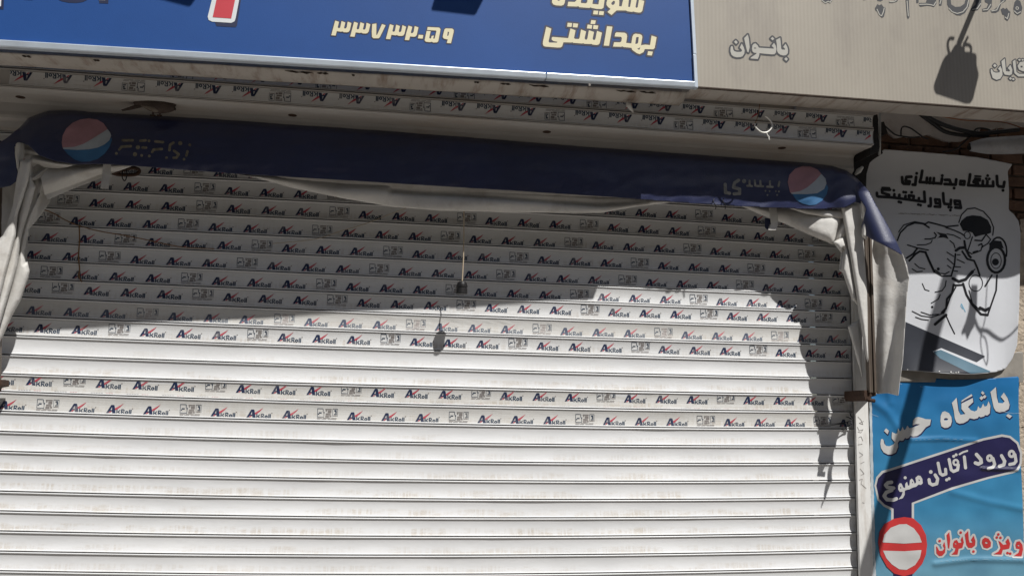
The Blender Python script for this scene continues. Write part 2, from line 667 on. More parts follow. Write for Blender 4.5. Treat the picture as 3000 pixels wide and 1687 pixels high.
def parts_of(nv, Fc):
    """faces grouped by connected piece"""
    r = list(range(nv))

    def find(a):
        while r[a] != a:
            r[a] = r[r[a]]
            a = r[a]
        return a
    for f in Fc:
        for a in f[1:]:
            x, y = find(f[0]), find(a)
            if x != y:
                r[x] = y
    g = {}
    for f in Fc:
        g.setdefault(find(f[0]), []).append(f)
    return list(g.values())


def print_on(name, sh, surf, material, parent, lift=.001, iso=0.0, res=.8, run=20, split=False):
    xs, ys, d = sh.grid(res, max(iso, 0) + 1)
    V, Fc = contour_mesh(xs, ys, d, iso, run)
    P = []
    for x, y in V:
        p = surf(x, y)
        dr = CAM - p
        P.append(p + np.array([0, -lift, 0]))
    if split:
        for fs in parts_of(len(V), Fc):
            used = sorted({i for f in fs for i in f})
            ix = {v: k for k, v in enumerate(used)}
            o = mesh(name, [P[i] for i in used], [[ix[i] for i in f][::-1] for f in fs], material, parent)
        return o
    return mesh(name, P, [f[::-1] for f in Fc], material, parent)


def cloth(name, outline, depth, material, parent, res=5.0, thick=.0012, T=(0, 0, 1.0), rnd=None, wrinkle=.0):
    """cloth piece: outline traced on the photo, depth(x, y) gives each point its distance from the shutter plane"""
    sh = Shapes(T).poly(outline)
    xs, ys, d = sh.grid(res, 1)
    V, Fc = contour_mesh(xs, ys, d, 0.0, 1)
    dep = np.array([depth(x, y) for x, y in V])
    if rnd:                                     # rolled fold: the middle stands out, the edges turn away
        A = np.array(V)
        q = np.clip(-poly_sdf(A[:, 0], A[:, 1], outline) / rnd[1], 0, 1)
        dep = dep - rnd[0] * np.sqrt(1 - (1 - q) ** 2)
    if wrinkle:
        dep = dep - np.array([wrinkle * noise.noise(Vector((x / 22, y / 34, 6.0))) + .5 * wrinkle * abs(noise.noise(Vector((x / 9 + y / 40, y / 15, 9.0)))) for x, y in V])
    o = mesh(name, [at(x, y, g) for (x, y), g in zip(V, dep)], [f[::-1] for f in Fc], material, parent, smooth=True)
    if thick:
        sm = o.modifiers.new('thickness', 'SOLIDIFY')
        sm.thickness = thick
        sm.offset = 0
    return o


def ridge(x, y, pts, amp, wid):
    """raised fold along a polyline"""
    d = 1e9
    for (x0, y0), (x1, y1) in zip(pts[:-1], pts[1:]):
        ex, ey = x1 - x0, y1 - y0
        t_ = min(max(((x - x0) * ex + (y - y0) * ey) / (ex * ex + ey * ey + 1e-9), 0), 1)
        d = min(d, math.hypot(x - x0 - t_ * ex, y - y0 - t_ * ey))
    return -amp * math.exp(-(d / wid) ** 2)


# ================================================================== SETTING
box('pavement', (-30, -4.6, -.3), (30, 40, 0), MT['pave'])['kind'] = 'structure'
box('road', (-60, -60, -.4), (60, -4.8, -.13), MT['road'])['kind'] = 'structure'
box('kerb', (-60, -4.797, -.4), (60, -4.603, .003), MT['kerb'])['kind'] = 'structure'
for n_ in ('pavement', 'road', 'kerb'):
    bpy.data.objects[n_]['label'] = {'pavement': 'sandy paved footway in front of the shop', 'road': 'dark asphalt street behind the camera', 'kerb': 'pale stone kerb along the footway'}[n_]

# unseen building behind the camera, added to block the low sky
ob = empty('sky_blocking_building', (0, -15, 0))
tag(ob, 'unseen sandy building added across the street to block low sky', 'building')
box('building_wall', (-22, -24, -.1), (22, -14.5, 9.5), MT['wall'], ob)
box('cornice', (-22.3, -24.2, 9.503), (22.3, -14.2, 9.8), MT['wall'], ob)
for fl in range(3):
    for wx in range(-9, 10):
        wd_ = box('window', (wx * 2.2 - .6, -14.498, .9 + fl * 3), (wx * 2.2 + .6, -14.45, 2.4 + fl * 3), MT['dark_gap'], ob)

# ------------------------------------------------------------------ shop wall
SH_X0, SH_X1, RAIL_X1 = -2.45, 2.140, 2.192
wall = empty('shop_wall', (2.6, .02, 0))
tag(wall, 'brown brick and plaster shop front wall around the rolling shutter', 'wall')
box('wall_pier', (RAIL_X1 + .004, .02, .002), (9, .45, 3.0), MT['mortar'], wall)
box('wall_pier', (-9, .02, .002), (SH_X0 - .09, .45, 3.0), MT['wall'], wall)
box('upper_wall', (-9, .02, 3.003), (9, .45, 7.5), MT['wall'], wall)
box('dark_backing', (SH_X0 - .088, .5, .004), (RAIL_X1, .6, 3.2), MT['dark_gap'], wall)  # near-black sheet added behind the slats so their gaps stay dark
# loose brickwork beside and above the posters
bz = 1.62
row = 0
bricks = []
while bz < 2.98:
    hgt = random.uniform(.055, .068)
    bx_ = 2.27 + (row % 2) * .09 - .1
    while bx_ < 4.2:
        ln = random.uniform(.16, .22)
        x0b, x1b = max(bx_, 2.27), bx_ + ln
        if x1b - x0b > .05 and not (bz < 2.30 and x0b < 2.62):
            y0 = random.uniform(-.004, .012)
            o = box('brick', (x0b, y0, bz), (x1b - .012, .06, bz + hgt - .011), MT['brick'], wall, bevel=.005)
            o.data.transform(Matrix.Rotation(0, 4, 'Z'))
        bx_ += ln
    bz += hgt
    row += 1
# rough render standing proud at the far right edge, and the white plaster patch under the sign
def jag(pts, amp, step):
    out = []
    for (x0, y0), (x1, y1) in zip(pts, pts[1:] + pts[:1]):
        n = max(1, int(math.hypot(x1 - x0, y1 - y0) / step))
        for i in range(n):
            q = i / n
            out.append((x0 + (x1 - x0) * q + random.uniform(-amp, amp), y0 + (y1 - y0) * q + random.uniform(-amp, amp)))
    return out
prism('plaster_patch', [at(x, y, -.006) for x, y in jag([(2330, 230), (3060, 250), (3060, 372), (2880, 376), (2800, 418), (2720, 398), (2620, 405), (2590, 372), (2330, 372)], 4, 14)], (0, .035, 0), MT['plaster'], wall)
prism('render_patch', [at(x, y, -.010) for x, y in jag([(2945, 1000), (2980, 760), (2992, 640), (3120, 600), (3120, 1250), (2985, 1250), (2960, 1130)], 5, 12)], (0, .04, 0), MT['render_'], wall)
prism('render_patch', [at(x, y, -.012) for x, y in jag([(2975, 1252), (3300, 1252), (3300, 2300), (2975, 2300)], 3, 30)], (0, .04, 0), MT['render_'], wall)
prism('render_patch', [at(x, y, -.011) for x, y in jag([(2560, 1000), (2940, 1020), (2940, 2300), (2560, 2300)], 3, 60)], (0, .04, 0), MT['render_'], wall)

# ------------------------------------------------------------------ rolling shutter
C1 = {-1: 1155.3, -2: 1103, -3: 1046.5, -4: 990.6, -5: 934.7, -6: 878.8, -7: 823.8, -8: 771, -9: 718, -10: 665.6, -11: 613, 0: 1213.3, 1: 1271.3, 2: 1328.4, 3: 1386, 4: 1443.9, 5: 1501, 6: 1559, 7: 1617, 8: 1674.2}
C2 = {-1: 1187.2, -2: 1133.6, -3: 1080.5, -4: 1027, -5: 976.1, -6: 922.3, -7: 868.5, -8: 817.6, -9: 765, -10: 713.2, -11: 659.4, 0: 1242.3, 1: 1296.9, 2: 1351.2, 3: 1405.8, 4: 1460.9, 5: 1515.6, 6: 1570.6, 7: 1625.3, 8: 1681.2}
C3 = {0: 1254.7, -1: 1203.8, -2: 1154, -3: 1104.5, -4: 1054.8, -5: 1006.4, -6: 955.4, -7: 907, -8: 860.2, -9: 811.4, -10: 762.9, -11: 714, 1: 1305.6, 2: 1356.6, 3: 1407.5, 4: 1459.3, 5: 1510.2, 6: 1562.4, 7: 1614.9, 8: 1666.7}
XC = [at(250, 1150)[0], at(1300, 1150)[0], at(2300, 1150)[0]]
LINE = {}
for n in range(-11, 9):
    LINE[n] = [at(250, C1[n])[2], at(1300, C2[n])[2], at(2300, C3[n])[2]]
for n in range(-12, -19, -1):
    LINE[n] = [z + .0752 for z in LINE[n + 1]]
for n in range(9, 21):
    LINE[n] = [z - .0752 for z in LINE[n - 1]]
LINE[20] = [.09] * 3
for n in range(17, 20):
    LINE[n] = [LINE[16][k] + (LINE[20][k] - LINE[16][k]) * (n - 16) / 4 for k in range(3)]


def zline(n, X):
    a, b, c = LINE[n]
    x0, x1, x2 = XC
    q = min(max(X, -1.7), 2.3)
    return (a * (q - x1) * (q - x2) / ((x0 - x1) * (x0 - x2)) + b * (q - x0) * (q - x2) / ((x1 - x0) * (x1 - x2)) + c * (q - x0) * (q - x1) / ((x2 - x0) * (x2 - x1)))


def face_y(t_):
    s = (t_ - .51) / .385
    return .0004 + .0040 * (1 - s * s)


PROF = [(.024, .013), (.024, -.001), (.036, -.0040), (.058, -.0048), (.085, -.0040), (.100, -.0018), (.113, .0012), (.125, .0006)] + \
       [(t_, face_y(t_)) for t_ in np.linspace(.16, .865, 8)] + [(.894, .0006), (.906, -.0012), (.926, -.0030), (.950, -.0034), (.966, -.0022), (.970, .013)]


def prof_y(t_):
    return float(np.interp(t_, [p[0] for p in PROF[7:16]], [p[1] for p in PROF[7:16]]))


def slat_mesh(zt, zb, x0, x1, ybase, nx=64):
    V, Fc, UV = [], [], []
    xs = np.linspace(x0, x1, nx)
    m_ = len(PROF)
    for X in xs:
        a, b = zt(X), zb(X)
        wob = .0013 * noise.noise(Vector((X * 1.9, a * 9, 3))) + .0006 * noise.noise(Vector((X * 7, a * 23, 8)))
        for t_, y in PROF:
            dent = .0035 * max(0, noise.noise(Vector((X * 4.5, (a + (b - a) * t_) * 14, 5))) - .35) * (1 if .15 < t_ < .92 else 0)
            V.append((X, ybase + y + wob + dent, a + (b - a) * t_))
            UV.append((X, t_))
    for i in range(nx - 1):
        for j in range(m_ - 1):
            Fc.append((i * m_ + j, i * m_ + j + 1, (i + 1) * m_ + j + 1, (i + 1) * m_ + j))
    return V, Fc, UV


# the printed mark on the protective film: an A with a red tick and small letters; and a stamp block. metres, origin bottom left of A
S_ = 1 / 6110.0
LOGO = []   # (material slot, polygon)
def L_(slot, *polys):
    for p in polys:
        LOGO.append((slot, [(a * S_, b * S_) for a, b in p]))
L_(1, [(0, 0), (52, 0), (82, 45), (62, 92), (95, 180), (60, 110)], [(0, 0), (60, 110), (95, 180), (110, 197), (128, 150), (96, 75), (80, 45), (52, 0)],
   [(110, 197), (170, 197), (182, 180), (222, 0), (148, 0), (138, 45), (132, 75), (128, 150)], [(80, 45), (138, 45), (132, 75), (96, 75)])
L_(3, [(196, 118), (290, 178), (392, 244), (330, 168), (270, 112), (206, 72)], [(58, 4), (96, 12), (128, 44), (92, 44)])
def K_(*polys):
    """small letters, drawn a little heavier than life so that they hold at a distance"""
    L_(2, *polys)
K_([(234, -12), (260, -12), (260, 100), (234, 100)], [(256, 30), (300, 82), (332, 82), (274, 22)], [(262, 44), (304, -12), (336, -12), (284, 58)])
K_([(342, -12), (368, -12), (368, 104), (342, 104)], [(368, 82), (402, 80), (408, 104), (368, 104)], [(368, 30), (400, 32), (404, 52), (368, 52)], [(396, 50), (418, 46), (424, 90), (400, 92)], [(372, 34), (404, -12), (436, -12), (396, 40)])
for k in range(8):
    a0, a1 = k * math.pi / 4, (k + 1) * math.pi / 4
    K_([(472 + r * math.cos(a), 28 + r * math.sin(a)) for r, a in ((42, a0), (42, a1), (15, a1), (15, a0))])
K_([(522, -14), (548, -14), (548, 100), (522, 100)], [(556, -14), (584, -14), (584, 100), (556, 100)])
L_(4, [(592, 108), (616, 108), (616, 132), (592, 132)])
BADGE = []
def B_(slot, *polys):
    for p in polys:
        BADGE.append((slot, [(a * S_, b * S_) for a, b in p]))
def rc(x0, y0, x1, y1):
    return [(x0, y0), (x1, y0), (x1, y1), (x0, y1)]
B_(2, rc(0, 20, 12, 235), rc(12, 222, 140, 235), rc(135, 150, 150, 222), rc(12, 20, 170, 32), rc(160, 32, 172, 120), rc(150, 120, 180, 150), rc(40, 110, 110, 140), rc(20, 80, 50, 110))
B_(4, rc(195, 205, 350, 228), rc(205, 165, 235, 195), rc(255, 130, 345, 190), rc(210, 80, 330, 118), rc(200, 20, 290, 68), rc(300, 30, 350, 70))
B_(2, rc(372, 40, 380, 235), rc(380, 226, 500, 235), rc(492, 40, 500, 226), rc(415, 170, 470, 205), rc(440, 120, 475, 165), rc(410, 85, 480, 108))
B_(4, rc(0, -8, 120, 2), rc(140, -6, 330, 4), rc(350, -6, 480, 4), rc(0, -34, 90, -24), rc(110, -32, 230, -22), rc(260, -32, 470, -22), rc(390, 50, 480, 70))
TAIL = []
for k in range(9):
    if k not in (5,):
        TAIL.append((1 if k < 6 else 3, [(a * S_, b * S_) for a, b in rc(k * 58, 0, k * 58 + 44, 26)]))


def split_rows(items, step=.012):
    """cut the polygons at height steps so that they can follow the curved slat"""
    out = []
    for slot, p in items:
        ys = [q[1] for q in p]
        lv = np.arange(math.floor(min(ys) / step), math.ceil(max(ys) / step) + 1) * step
        for a, b in zip(lv[:-1], lv[1:]):
            r = p
            for lim, sg in ((a, 1), (b, -1)):
                nr = []
                for i in range(len(r)):
                    u, v = r[i], r[(i + 1) % len(r)]
                    du, dv = (u[1] - lim) * sg, (v[1] - lim) * sg
                    if du >= 0:
                        nr.append(u)
                    if du * dv < 0:
                        q = du / (du - dv)
                        nr.append((u[0] + q * (v[0] - u[0]), u[1] + q * (v[1] - u[1])))
                r = nr
                if len(r) < 3:
                    break
            if len(r) >= 3:
                out.append((slot, r))
    return out


LOGO, BADGE, TAIL = split_rows(LOGO), split_rows(BADGE), split_rows(TAIL)
PERIOD = .5366
FB = .892                    # lower edge of the film


def film_off(X, tt, a):
    wob = .0013 * noise.noise(Vector((X * 1.9, a * 9, 3))) + .0006 * noise.noise(Vector((X * 7, a * 23, 8)))
    w_ = max(0, noise.noise(Vector((X * 2.3, a * 31, 11))) - .25)
    return wob - .0060 * w_ * abs(noise.noise(Vector((X * 16 + tt * 5, tt * 5, a * 10)))) - .0004 * abs(noise.noise(Vector((X * 12, tt * 6, a * 10))))


def film_mesh(zt, zb, x0, x1, ybase, phase, voff, flip=False, top=.150, torn=False, tail=False, drop=()):
    V, Fc, MI, UV = [], [], [], []
    xs = np.linspace(x0, x1, 130)
    ts = np.linspace(top, FB, 7)
    n = len(ts)
    for X in xs:
        a, b = zt(X), zb(X)
        t0 = top + (max(0, .05 + .16 * noise.noise(Vector((X * 5, 7.7, a)))) if torn else .012 * abs(noise.noise(Vector((X * 4, 1, a * 30)))))
        for t_ in ts:
            tt = t0 + (t_ - top) * (FB - t0) / (FB - top)
            V.append((X, ybase + prof_y(tt) - .0008 + film_off(X, tt, a), a + (b - a) * tt))
            UV.append((X, tt))
    for i in range(len(xs) - 1):
        for j in range(n - 1):
            Fc.append((i * n + j, i * n + j + 1, (i + 1) * n + j + 1, (i + 1) * n + j))
            MI.append(0)

    def put(items, X0, v0):
        for slot, p in items:
            ids = []
            tvals = []
            for u, v in p:
                X = X0 - u if flip else X0 + u
                a, b = zt(X), zb(X)
                h = a - b
                t_ = (v0 + v) / h if flip else 1 - (v0 + v) / h
                tvals.append(t_)
                t_ = min(max(t_, top + .005), FB)
                ids.append((X, ybase + prof_y(t_) - .0017 + film_off(X, t_, a), a + (b - a) * t_, t_))
            if max(tvals) < top or min(tvals) > FB:
                continue
            if any(q[0] < x0 or q[0] > x1 for q in ids):
                continue
            base = len(V)
            for q in ids:
                V.append(q[:3])
                UV.append((q[0], q[3]))
            f = tuple(range(base, base + len(ids)))
            Fc.append(f if flip else f[::-1])
            MI.append(slot)
    k0 = int((x0 - phase) / PERIOD) - 2
    for k in range(k0, k0 + int((x1 - x0) / PERIOD) + 5):
        xb = phase + k * PERIOD
        sg = -1 if flip else 1
        put(BADGE, xb, voff + .006)
        for q in range(3):
            if (k, q) in drop:
                continue
            put(LOGO, xb + sg * (.119 + .1393 * q), voff)
        if tail:
            for q in range(4):
                put(TAIL, xb - .03 + .1345 * q, .0045)
    return V, Fc, MI, UV


INKS = [MT['navy_ink'], MT['slate_ink'], MT['red_ink'], MT['grey_ink']]
FADED = [MT['faded_navy'], MT['faded_slate'], MT['faded_red'], MT['faded_grey']]
ROWS = {0: (929.4, .0085), -1: (999, .0285), -4: (1115, .0165), -5: (1190, .0095), -6: (958, .021), -7: (926, .0085), -8: (1082, .0075), -9: (1123, .0085), -10: (914, .0085), -11: (965, .012), -12: (568, .011), -13: (536, .010), -14: (700, .010), -15: (820, .010), -16: (610, .01), -17: (760, .01)}
shutter = empty('rolling_shutter', (0, 0, 0))
tag(shutter, 'closed white metal rolling shutter of horizontal slats, upper ones still wearing printed film', 'shutter')
for n in range(-17, 21):
    zt, zb = (lambda X, n=n: zline(n - 1, X)), (lambda X, n=n: zline(n, X))
    V, Fc, UV = slat_mesh(zt, zb, SH_X0, SH_X1, 0.0)
    sl_o = mesh('slat', V, Fc, MT['slat'], shutter, smooth=True, uv=UV)
    es = sl_o.modifiers.new('edges', 'EDGE_SPLIT')
    es.split_angle = math.radians(28)
    if n in ROWS:
        px_, vo = ROWS[n]
        yy = (zt(0) + zb(0)) / 2
        ph = at(px_, 1210 - (yy - 1.6) * 700)[0]
        V, Fc, MI, UV = film_mesh(zt, zb, SH_X0 + .002, SH_X1 - .006 - random.uniform(0, .02), 0.0, ph, vo, torn=(n == -1), tail=(n == -1))
        inks = FADED if n == -5 else INKS
        fm = mesh('film', V, Fc, [MT['film_old'] if n in (-5, -1, 0) else MT['film']] + inks, sl_o, midx=MI, uv=UV)
v, f = box_geo((SH_X0, -.012, .012), (SH_X1, .02, .087))
mesh('bottom_bar', v, f, MT['rail'], shutter)
for (xa, xb) in ((SH_X1 - .009, RAIL_X1), (SH_X0 - .085, SH_X0 - .012)):
    pr = [(xa, -.038), (xb, -.038), (xb, .06), (xa, .06), (xa, .035), (xa + .03, .035), (xa + .03, -.022), (xa, -.022)] if xa > 0 else [(xb, -.038), (xa, -.038), (xa, .06), (xb, .06), (xb, .035), (xb - .03, .035), (xb - .03, -.022), (xb, -.022)]
    rl = prism('guide_rail', [(p[0], p[1], .003) for p in pr], (0, 0, 2.72), MT['rail'], shutter, bevel=.0015)
    if xa > 0:
        T = (2380, 1150, 2.7)
        sc = Shapes(T)
        for p in ([(360, 190), (385, 215), (400, 250), (370, 240), (405, 225)], [(355, 270), (370, 300), (400, 290), (385, 315), (360, 310)], [(365, 355), (385, 345), (400, 380)], [(360, 410), (395, 405)], [(370, 470), (400, 490), (372, 510)], [(380, 560), (410, 545)], [(378, 600), (410, 640), (385, 650)], [(370, 690), (395, 680), (385, 720), (425, 755)], [(395, 866), (410, 872)]):
            sc.line(3.2, p)
        print_on('scribble', sc, lambda x, y: at(x, y, -.0385), MT['grey_ink'], rl, .0006, res=.6, split=True)

# ------------------------------------------------------------------ shutter hood (box of the same slats) under the signs
HX1 = 2.072
hood = empty('shutter_hood', (0, -.36, 2.76))
tag(hood, 'dusty white roller housing box above the shutter with upside down printed film', 'roller housing')
HZ = [2.762, 2.832, 2.893]
for i in range(2):
    zt, zb = (lambda X, i=i: HZ[i + 1]), (lambda X, i=i: HZ[i])
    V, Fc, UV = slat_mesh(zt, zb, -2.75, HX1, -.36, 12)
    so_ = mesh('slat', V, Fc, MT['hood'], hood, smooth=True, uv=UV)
    es = so_.modifiers.new('edges', 'EDGE_SPLIT')
    es.split_angle = math.radians(28)
    phs = at(354, 253, -.36)[0] + .085 if i == 0 else at(2100, 322, -.36)[0] + .07
    V, Fc, MI, UV = film_mesh(zt, zb, at(28, 220, -.36)[0] if i == 0 else -2.7, HX1 - .004, -.36, phs, .012 if i == 0 else .014, flip=True, top=.135)
    mesh('film', V, Fc, [MT['film']] + INKS, so_, midx=MI, uv=UV)
V, Fc = [], []
pr = [(-.362, 2.7615), (-.36, 2.757), (-.352, 2.7555), (-.30, 2.758), (-.225, 2.758), (-.212, 2.755), (-.205, 2.748), (-.203, 2.715), (-.206, 2.70), (-.203, 2.69), (-.19, 2.682), (-.17, 2.68), (-.05, 2.68), (-.03, 2.70), (-.03, 2.92), (-.34, 2.885), (-.345, 2.765)]
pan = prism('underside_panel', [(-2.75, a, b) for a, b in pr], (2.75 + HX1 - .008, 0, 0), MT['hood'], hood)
for hx, hy in ((64, 289), (857, 339), (1602, 387), (2283, 439)):
    c = hit(hx, hy, (0, 0, 2.7575), np.array([0, 0, 1.0]))
    lathe('screw_hole', (c[0], min(max(c[1], -.33), -.25), 2.7582), [(0, .017), (.0012, .0175), (.0016, .014), (.0016, .001)], MT['rust'], hood, 20)
# black iron end bracket of the hood
br = empty('hood_bracket', tuple(at(2560, 560, -.1)))
tag(br, 'black iron bracket holding the right end of the roller housing', 'bracket')
C4 = lambda x, y: (2180 + x / 3.622, 300 + y / 3.622)
prism('side_plate', [at(*C4(x, y), -.33) for x, y in ((1330, 150), (1415, 128), (1425, 190), (1412, 300), (1440, 470), (1430, 520), (1340, 560), (1335, 490), (1345, 440), (1365, 380), (1370, 300), (1350, 200))], (0, .14, 0), MT['iron'], br)
prism('back_plate', [at(*C4(x, y), -.17) for x, y in ((1200, 490), (1340, 490), (1440, 470), (1475, 540), (1335, 632), (1300, 760), (1290, 930), (1240, 880), (1120, 715), (1125, 600), (1150, 540))], (0, .05, 0), MT['iron'], br)
prism('clip', [at(*C4(x, y), -.15) for x, y in ((1455, 210), (1485, 205), (1525, 330), (1470, 345), (1450, 300))], (0, .05, 0), MT['iron'], br)
tube('bolt', [at(*C4(1440, 120), -.24), at(*C4(1436, 560), -.24)], .006, MT['pole'], br, curve=False)
tube('torn_strip', [at(*C4(1255, 690), -.19), at(*C4(1215, 730), -.2), at(*C4(1175, 770), -.19)], [.006, .012, .004], MT['canvas'], br)


# ================================================================== SIGNS
BP0, BN = np.array([0, -.60, 2.843]), np.array([-.045, 1.0, -.02])
BN = BN / np.linalg.norm(BN)
GP0, GN = np.array([2.0, -.50, 2.91]), np.array([-.015, 1.0, -.02])
GN = GN / np.linalg.norm(GN)
bsurf = lambda x, y: hit(x, y, BP0, BN)
gsurf = lambda x, y: hit(x, y, GP0, GN)
BTOP = 4.05


def extend(a, b, xe):
    """point on line a->b with world X = xe"""
    return a + (b - a) * ((xe - a[0]) / (b[0] - a[0]))


def extend_z(a, b, ze):
    return a + (b - a) * ((ze - a[2]) / (b[2] - a[2]))


blue = empty('shop_sign', (0, -.6, 2.85))
tag(blue, 'blue lightbox shop sign with cream lettering and silver trim', 'shop sign')
c_br = bsurf(2032, 243)
c_bl = extend(bsurf(300, 138), bsurf(1500, 210), -3.1)
c_tr = extend_z(c_br, bsurf(2019, 0), BTOP)
c_tl = c_bl + (c_tr - c_br)
prism('face_panel', [c_bl, c_br, c_tr, c_tl], (0, .05, 0), MT['blue_face'], blue)


def trim(name, a, b, w_vec, parent, proud=.014):
    n = -BN
    return prism(name, [a + n * proud, b + n * proud, b + w_vec + n * (proud - .004), a + w_vec + n * (proud - .004)], (0, .03, 0), MT['alu'], parent, bevel=.003)


seam = c_bl + (c_br - c_bl) * ((at(1598, 230, -.57)[0] - c_bl[0]) / (c_br[0] - c_bl[0]))
dn = np.array([0, 0, -.0225])
trim('bottom_trim', c_bl, seam - np.array([.001, 0, 0]), dn, blue)
trim('bottom_trim', seam + np.array([.001, 0, -.0005]), c_br, dn, blue, .0155)
mid = extend_z(c_br, c_tr, c_br[2] + .113)
rt = np.array([.0155, 0, 0])
trim('side_trim', c_br + dn + np.array([.0005, 0, 0]), mid, rt, blue, .0125)
trim('side_trim', mid + np.array([.001, 0, .001]), c_tr, rt, blue, .0115)
# stained underside from the sign face back to the roller housing
ub = [c_bl + dn + np.array([0, .065, .004]), c_br + dn + np.array([-.002, .065, .006])]
V, Fc = [], []
NXU, NYU = 90, 9
for ix in range(NXU):
    q = ix / (NXU - 1)
    fr = ub[0] + (ub[1] - ub[0]) * q
    bk = np.array([fr[0], -.372, 2.812 + (2.868 - 2.812) * q])
    for iy in range(NYU):
        r_ = iy / (NYU - 1)
        p = fr + (bk - fr) * r_
        p[2] -= (.010 + .004 * noise.noise(Vector((fr[0] * 2.5, 4, 0)))) * math.sin(r_ * math.pi) + .002 * noise.noise(Vector((fr[0] * 6, r_ * 3, 2)))
        V.append(p)
for ix in range(NXU - 1):
    for iy in range(NYU - 1):
        a_ = ix * NYU + iy
        Fc.append((a_, a_ + 1, a_ + NYU + 1, a_ + NYU))
us = mesh('underside_panel', V, Fc, MT['soffit'], blue, smooth=True)
sm = us.modifiers.new('thickness', 'SOLIDIFY')
sm.thickness = .004
# torn grime edges under the trim
for gx, gw in ((40, 30), (255, 20), (830, 85), (925, 36), (1030, 8), (1395, 16), (1475, 30), (1560, 60), (1820, 60), (1890, 50)):
    y0 = np.interp(gx, [0, 1500, 2040], [141, 229, 262])
    a = bsurf(gx, y0)
    b = bsurf(gx + gw, y0 + gw * .062 + 2)
    z = a[2] - .0035
    pts = []
    for q in range(9):
        p = a + (b - a) * q / 8
        pts.append((p[0], p[1] + .075 + random.uniform(-.004, .004), p[2] + .0035))
    tube('grime_crust', pts, [.0008, .002, .0035, .003, .0015, .003, .004, .002, .0008], MT['grime'], blue, 6, False)

TN = (960, 50, 6.779)
three = [(150, 80), (225, 105), (200, 215), (215, 232), (235, 228), (250, 215), (275, 90), (350, 118), (325, 222), (340, 240), (360, 235), (378, 215), (398, 100), (472, 130), (440, 270), (415, 305), (380, 314), (320, 310), (292, 295), (265, 302), (180, 290), (158, 378), (72, 372)]
sh = lambda p, dx, dy: [(a + dx, b + dy) for a, b in p]
num = Shapes(TN).poly(three, sh(three, 375, 24), sh(three, 1085, 72),
    [(885, 150), (968, 138), (965, 365), (980, 365), (1080, 150), (1150, 175), (1035, 410), (1010, 432), (910, 432), (880, 405), (875, 300)],
    [(1605, 180), (1680, 205), (1650, 318), (1665, 332), (1690, 325), (1705, 310), (1728, 190), (1802, 215), (1768, 365), (1745, 395), (1715, 402), (1635, 395), (1615, 470), (1532, 465), (1560, 330)],
    [(1808, 362), (1898, 368), (1885, 438), (1792, 432)],
    [(1985, 208), (2215, 220), (2240, 250), (2232, 300), (2195, 490), (2170, 512), (2100, 516), (2065, 500), (2030, 508), (1950, 500), (1925, 470), (1965, 285), (2045, 290), (2015, 420), (2035, 440), (2052, 432), (2065, 385), (2110, 378), (2095, 430), (2105, 442), (2125, 435), (2160, 290), (2150, 278), (1975, 268)],
    [(2345, 235), (2475, 240), (2502, 265), (2500, 310), (2448, 530), (2365, 525), (2385, 455), (2310, 440), (2285, 410), (2290, 370), (2320, 255)]).hole([(2385, 300), (2412, 310), (2395, 380), (2372, 385)])
o = print_on('phone_number_outline', num, bsurf, MT['dark_out'], blue, .0008, 2.9)
o = print_on('digit', num, bsurf, MT['cream'], blue, .0016, split=True)
TW = (1570, 0, 6.779)
word = Shapes(TW).poly(
    [(205, 540), (305, 580), (250, 830), (265, 855), (410, 857), (430, 840), (350, 828), (312, 800), (312, 760), (330, 742), (640, 768), (685, 575), (785, 612), (755, 765), (775, 782), (850, 785), (865, 765), (895, 595), (995, 635), (965, 770), (985, 800), (1010, 795), (1022, 770), (1050, 610), (1152, 645), (1125, 780), (1145, 808), (1170, 800), (1182, 775), (1212, 622), (1310, 660), (1265, 870), (1240, 895), (1205, 905), (1120, 895), (1098, 880), (1080, 885), (960, 880), (940, 868), (920, 875), (740, 862), (725, 850), (700, 855), (545, 850), (520, 930), (490, 952), (430, 955), (180, 935), (150, 920), (135, 880), (140, 830)],
    [(1410, 530), (1518, 540), (1450, 920), (1345, 915)],
    [(1562, 735), (1575, 670), (1600, 652), (1760, 660), (1800, 685), (1810, 730), (1790, 862), (1893, 872), (1915, 735), (1935, 697), (1975, 678), (2060, 688), (2102, 710), (2112, 745), (2085, 905), (2055, 960), (2010, 975), (2045, 1000), (2060, 985), (2075, 920), (2100, 905), (2170, 895), (2265, 905), (2295, 715), (2395, 750), (2358, 960), (2330, 990), (2160, 985), (2135, 1045), (2060, 1085), (2000, 1065), (1910, 1000), (1895, 960), (1740, 945), (1715, 930), (1690, 940), (1530, 935), (1550, 848), (1670, 850), (1695, 830), (1705, 770), (1690, 742), (1620, 738)],
    [(2225, 1025), (2320, 1035), (2300, 1112), (2210, 1105)], [(630, 462), (720, 470), (705, 547), (618, 540)], [(740, 472), (838, 482), (822, 557), (730, 552)],
    [(1098, 408), (1188, 418), (1172, 490), (1082, 485)], [(1025, 498), (1118, 508), (1105, 582), (1012, 575)], [(1143, 508), (1238, 518), (1222, 592), (1132, 585)]).hole([(1990, 750), (2040, 745), (2030, 850), (2010, 880), (1970, 880)])
print_on('lower_word_outline', word, bsurf, MT['dark_out'], blue, .0008, 5.0)
print_on('lower_word', word, bsurf, MT['cream'], blue, .0016)
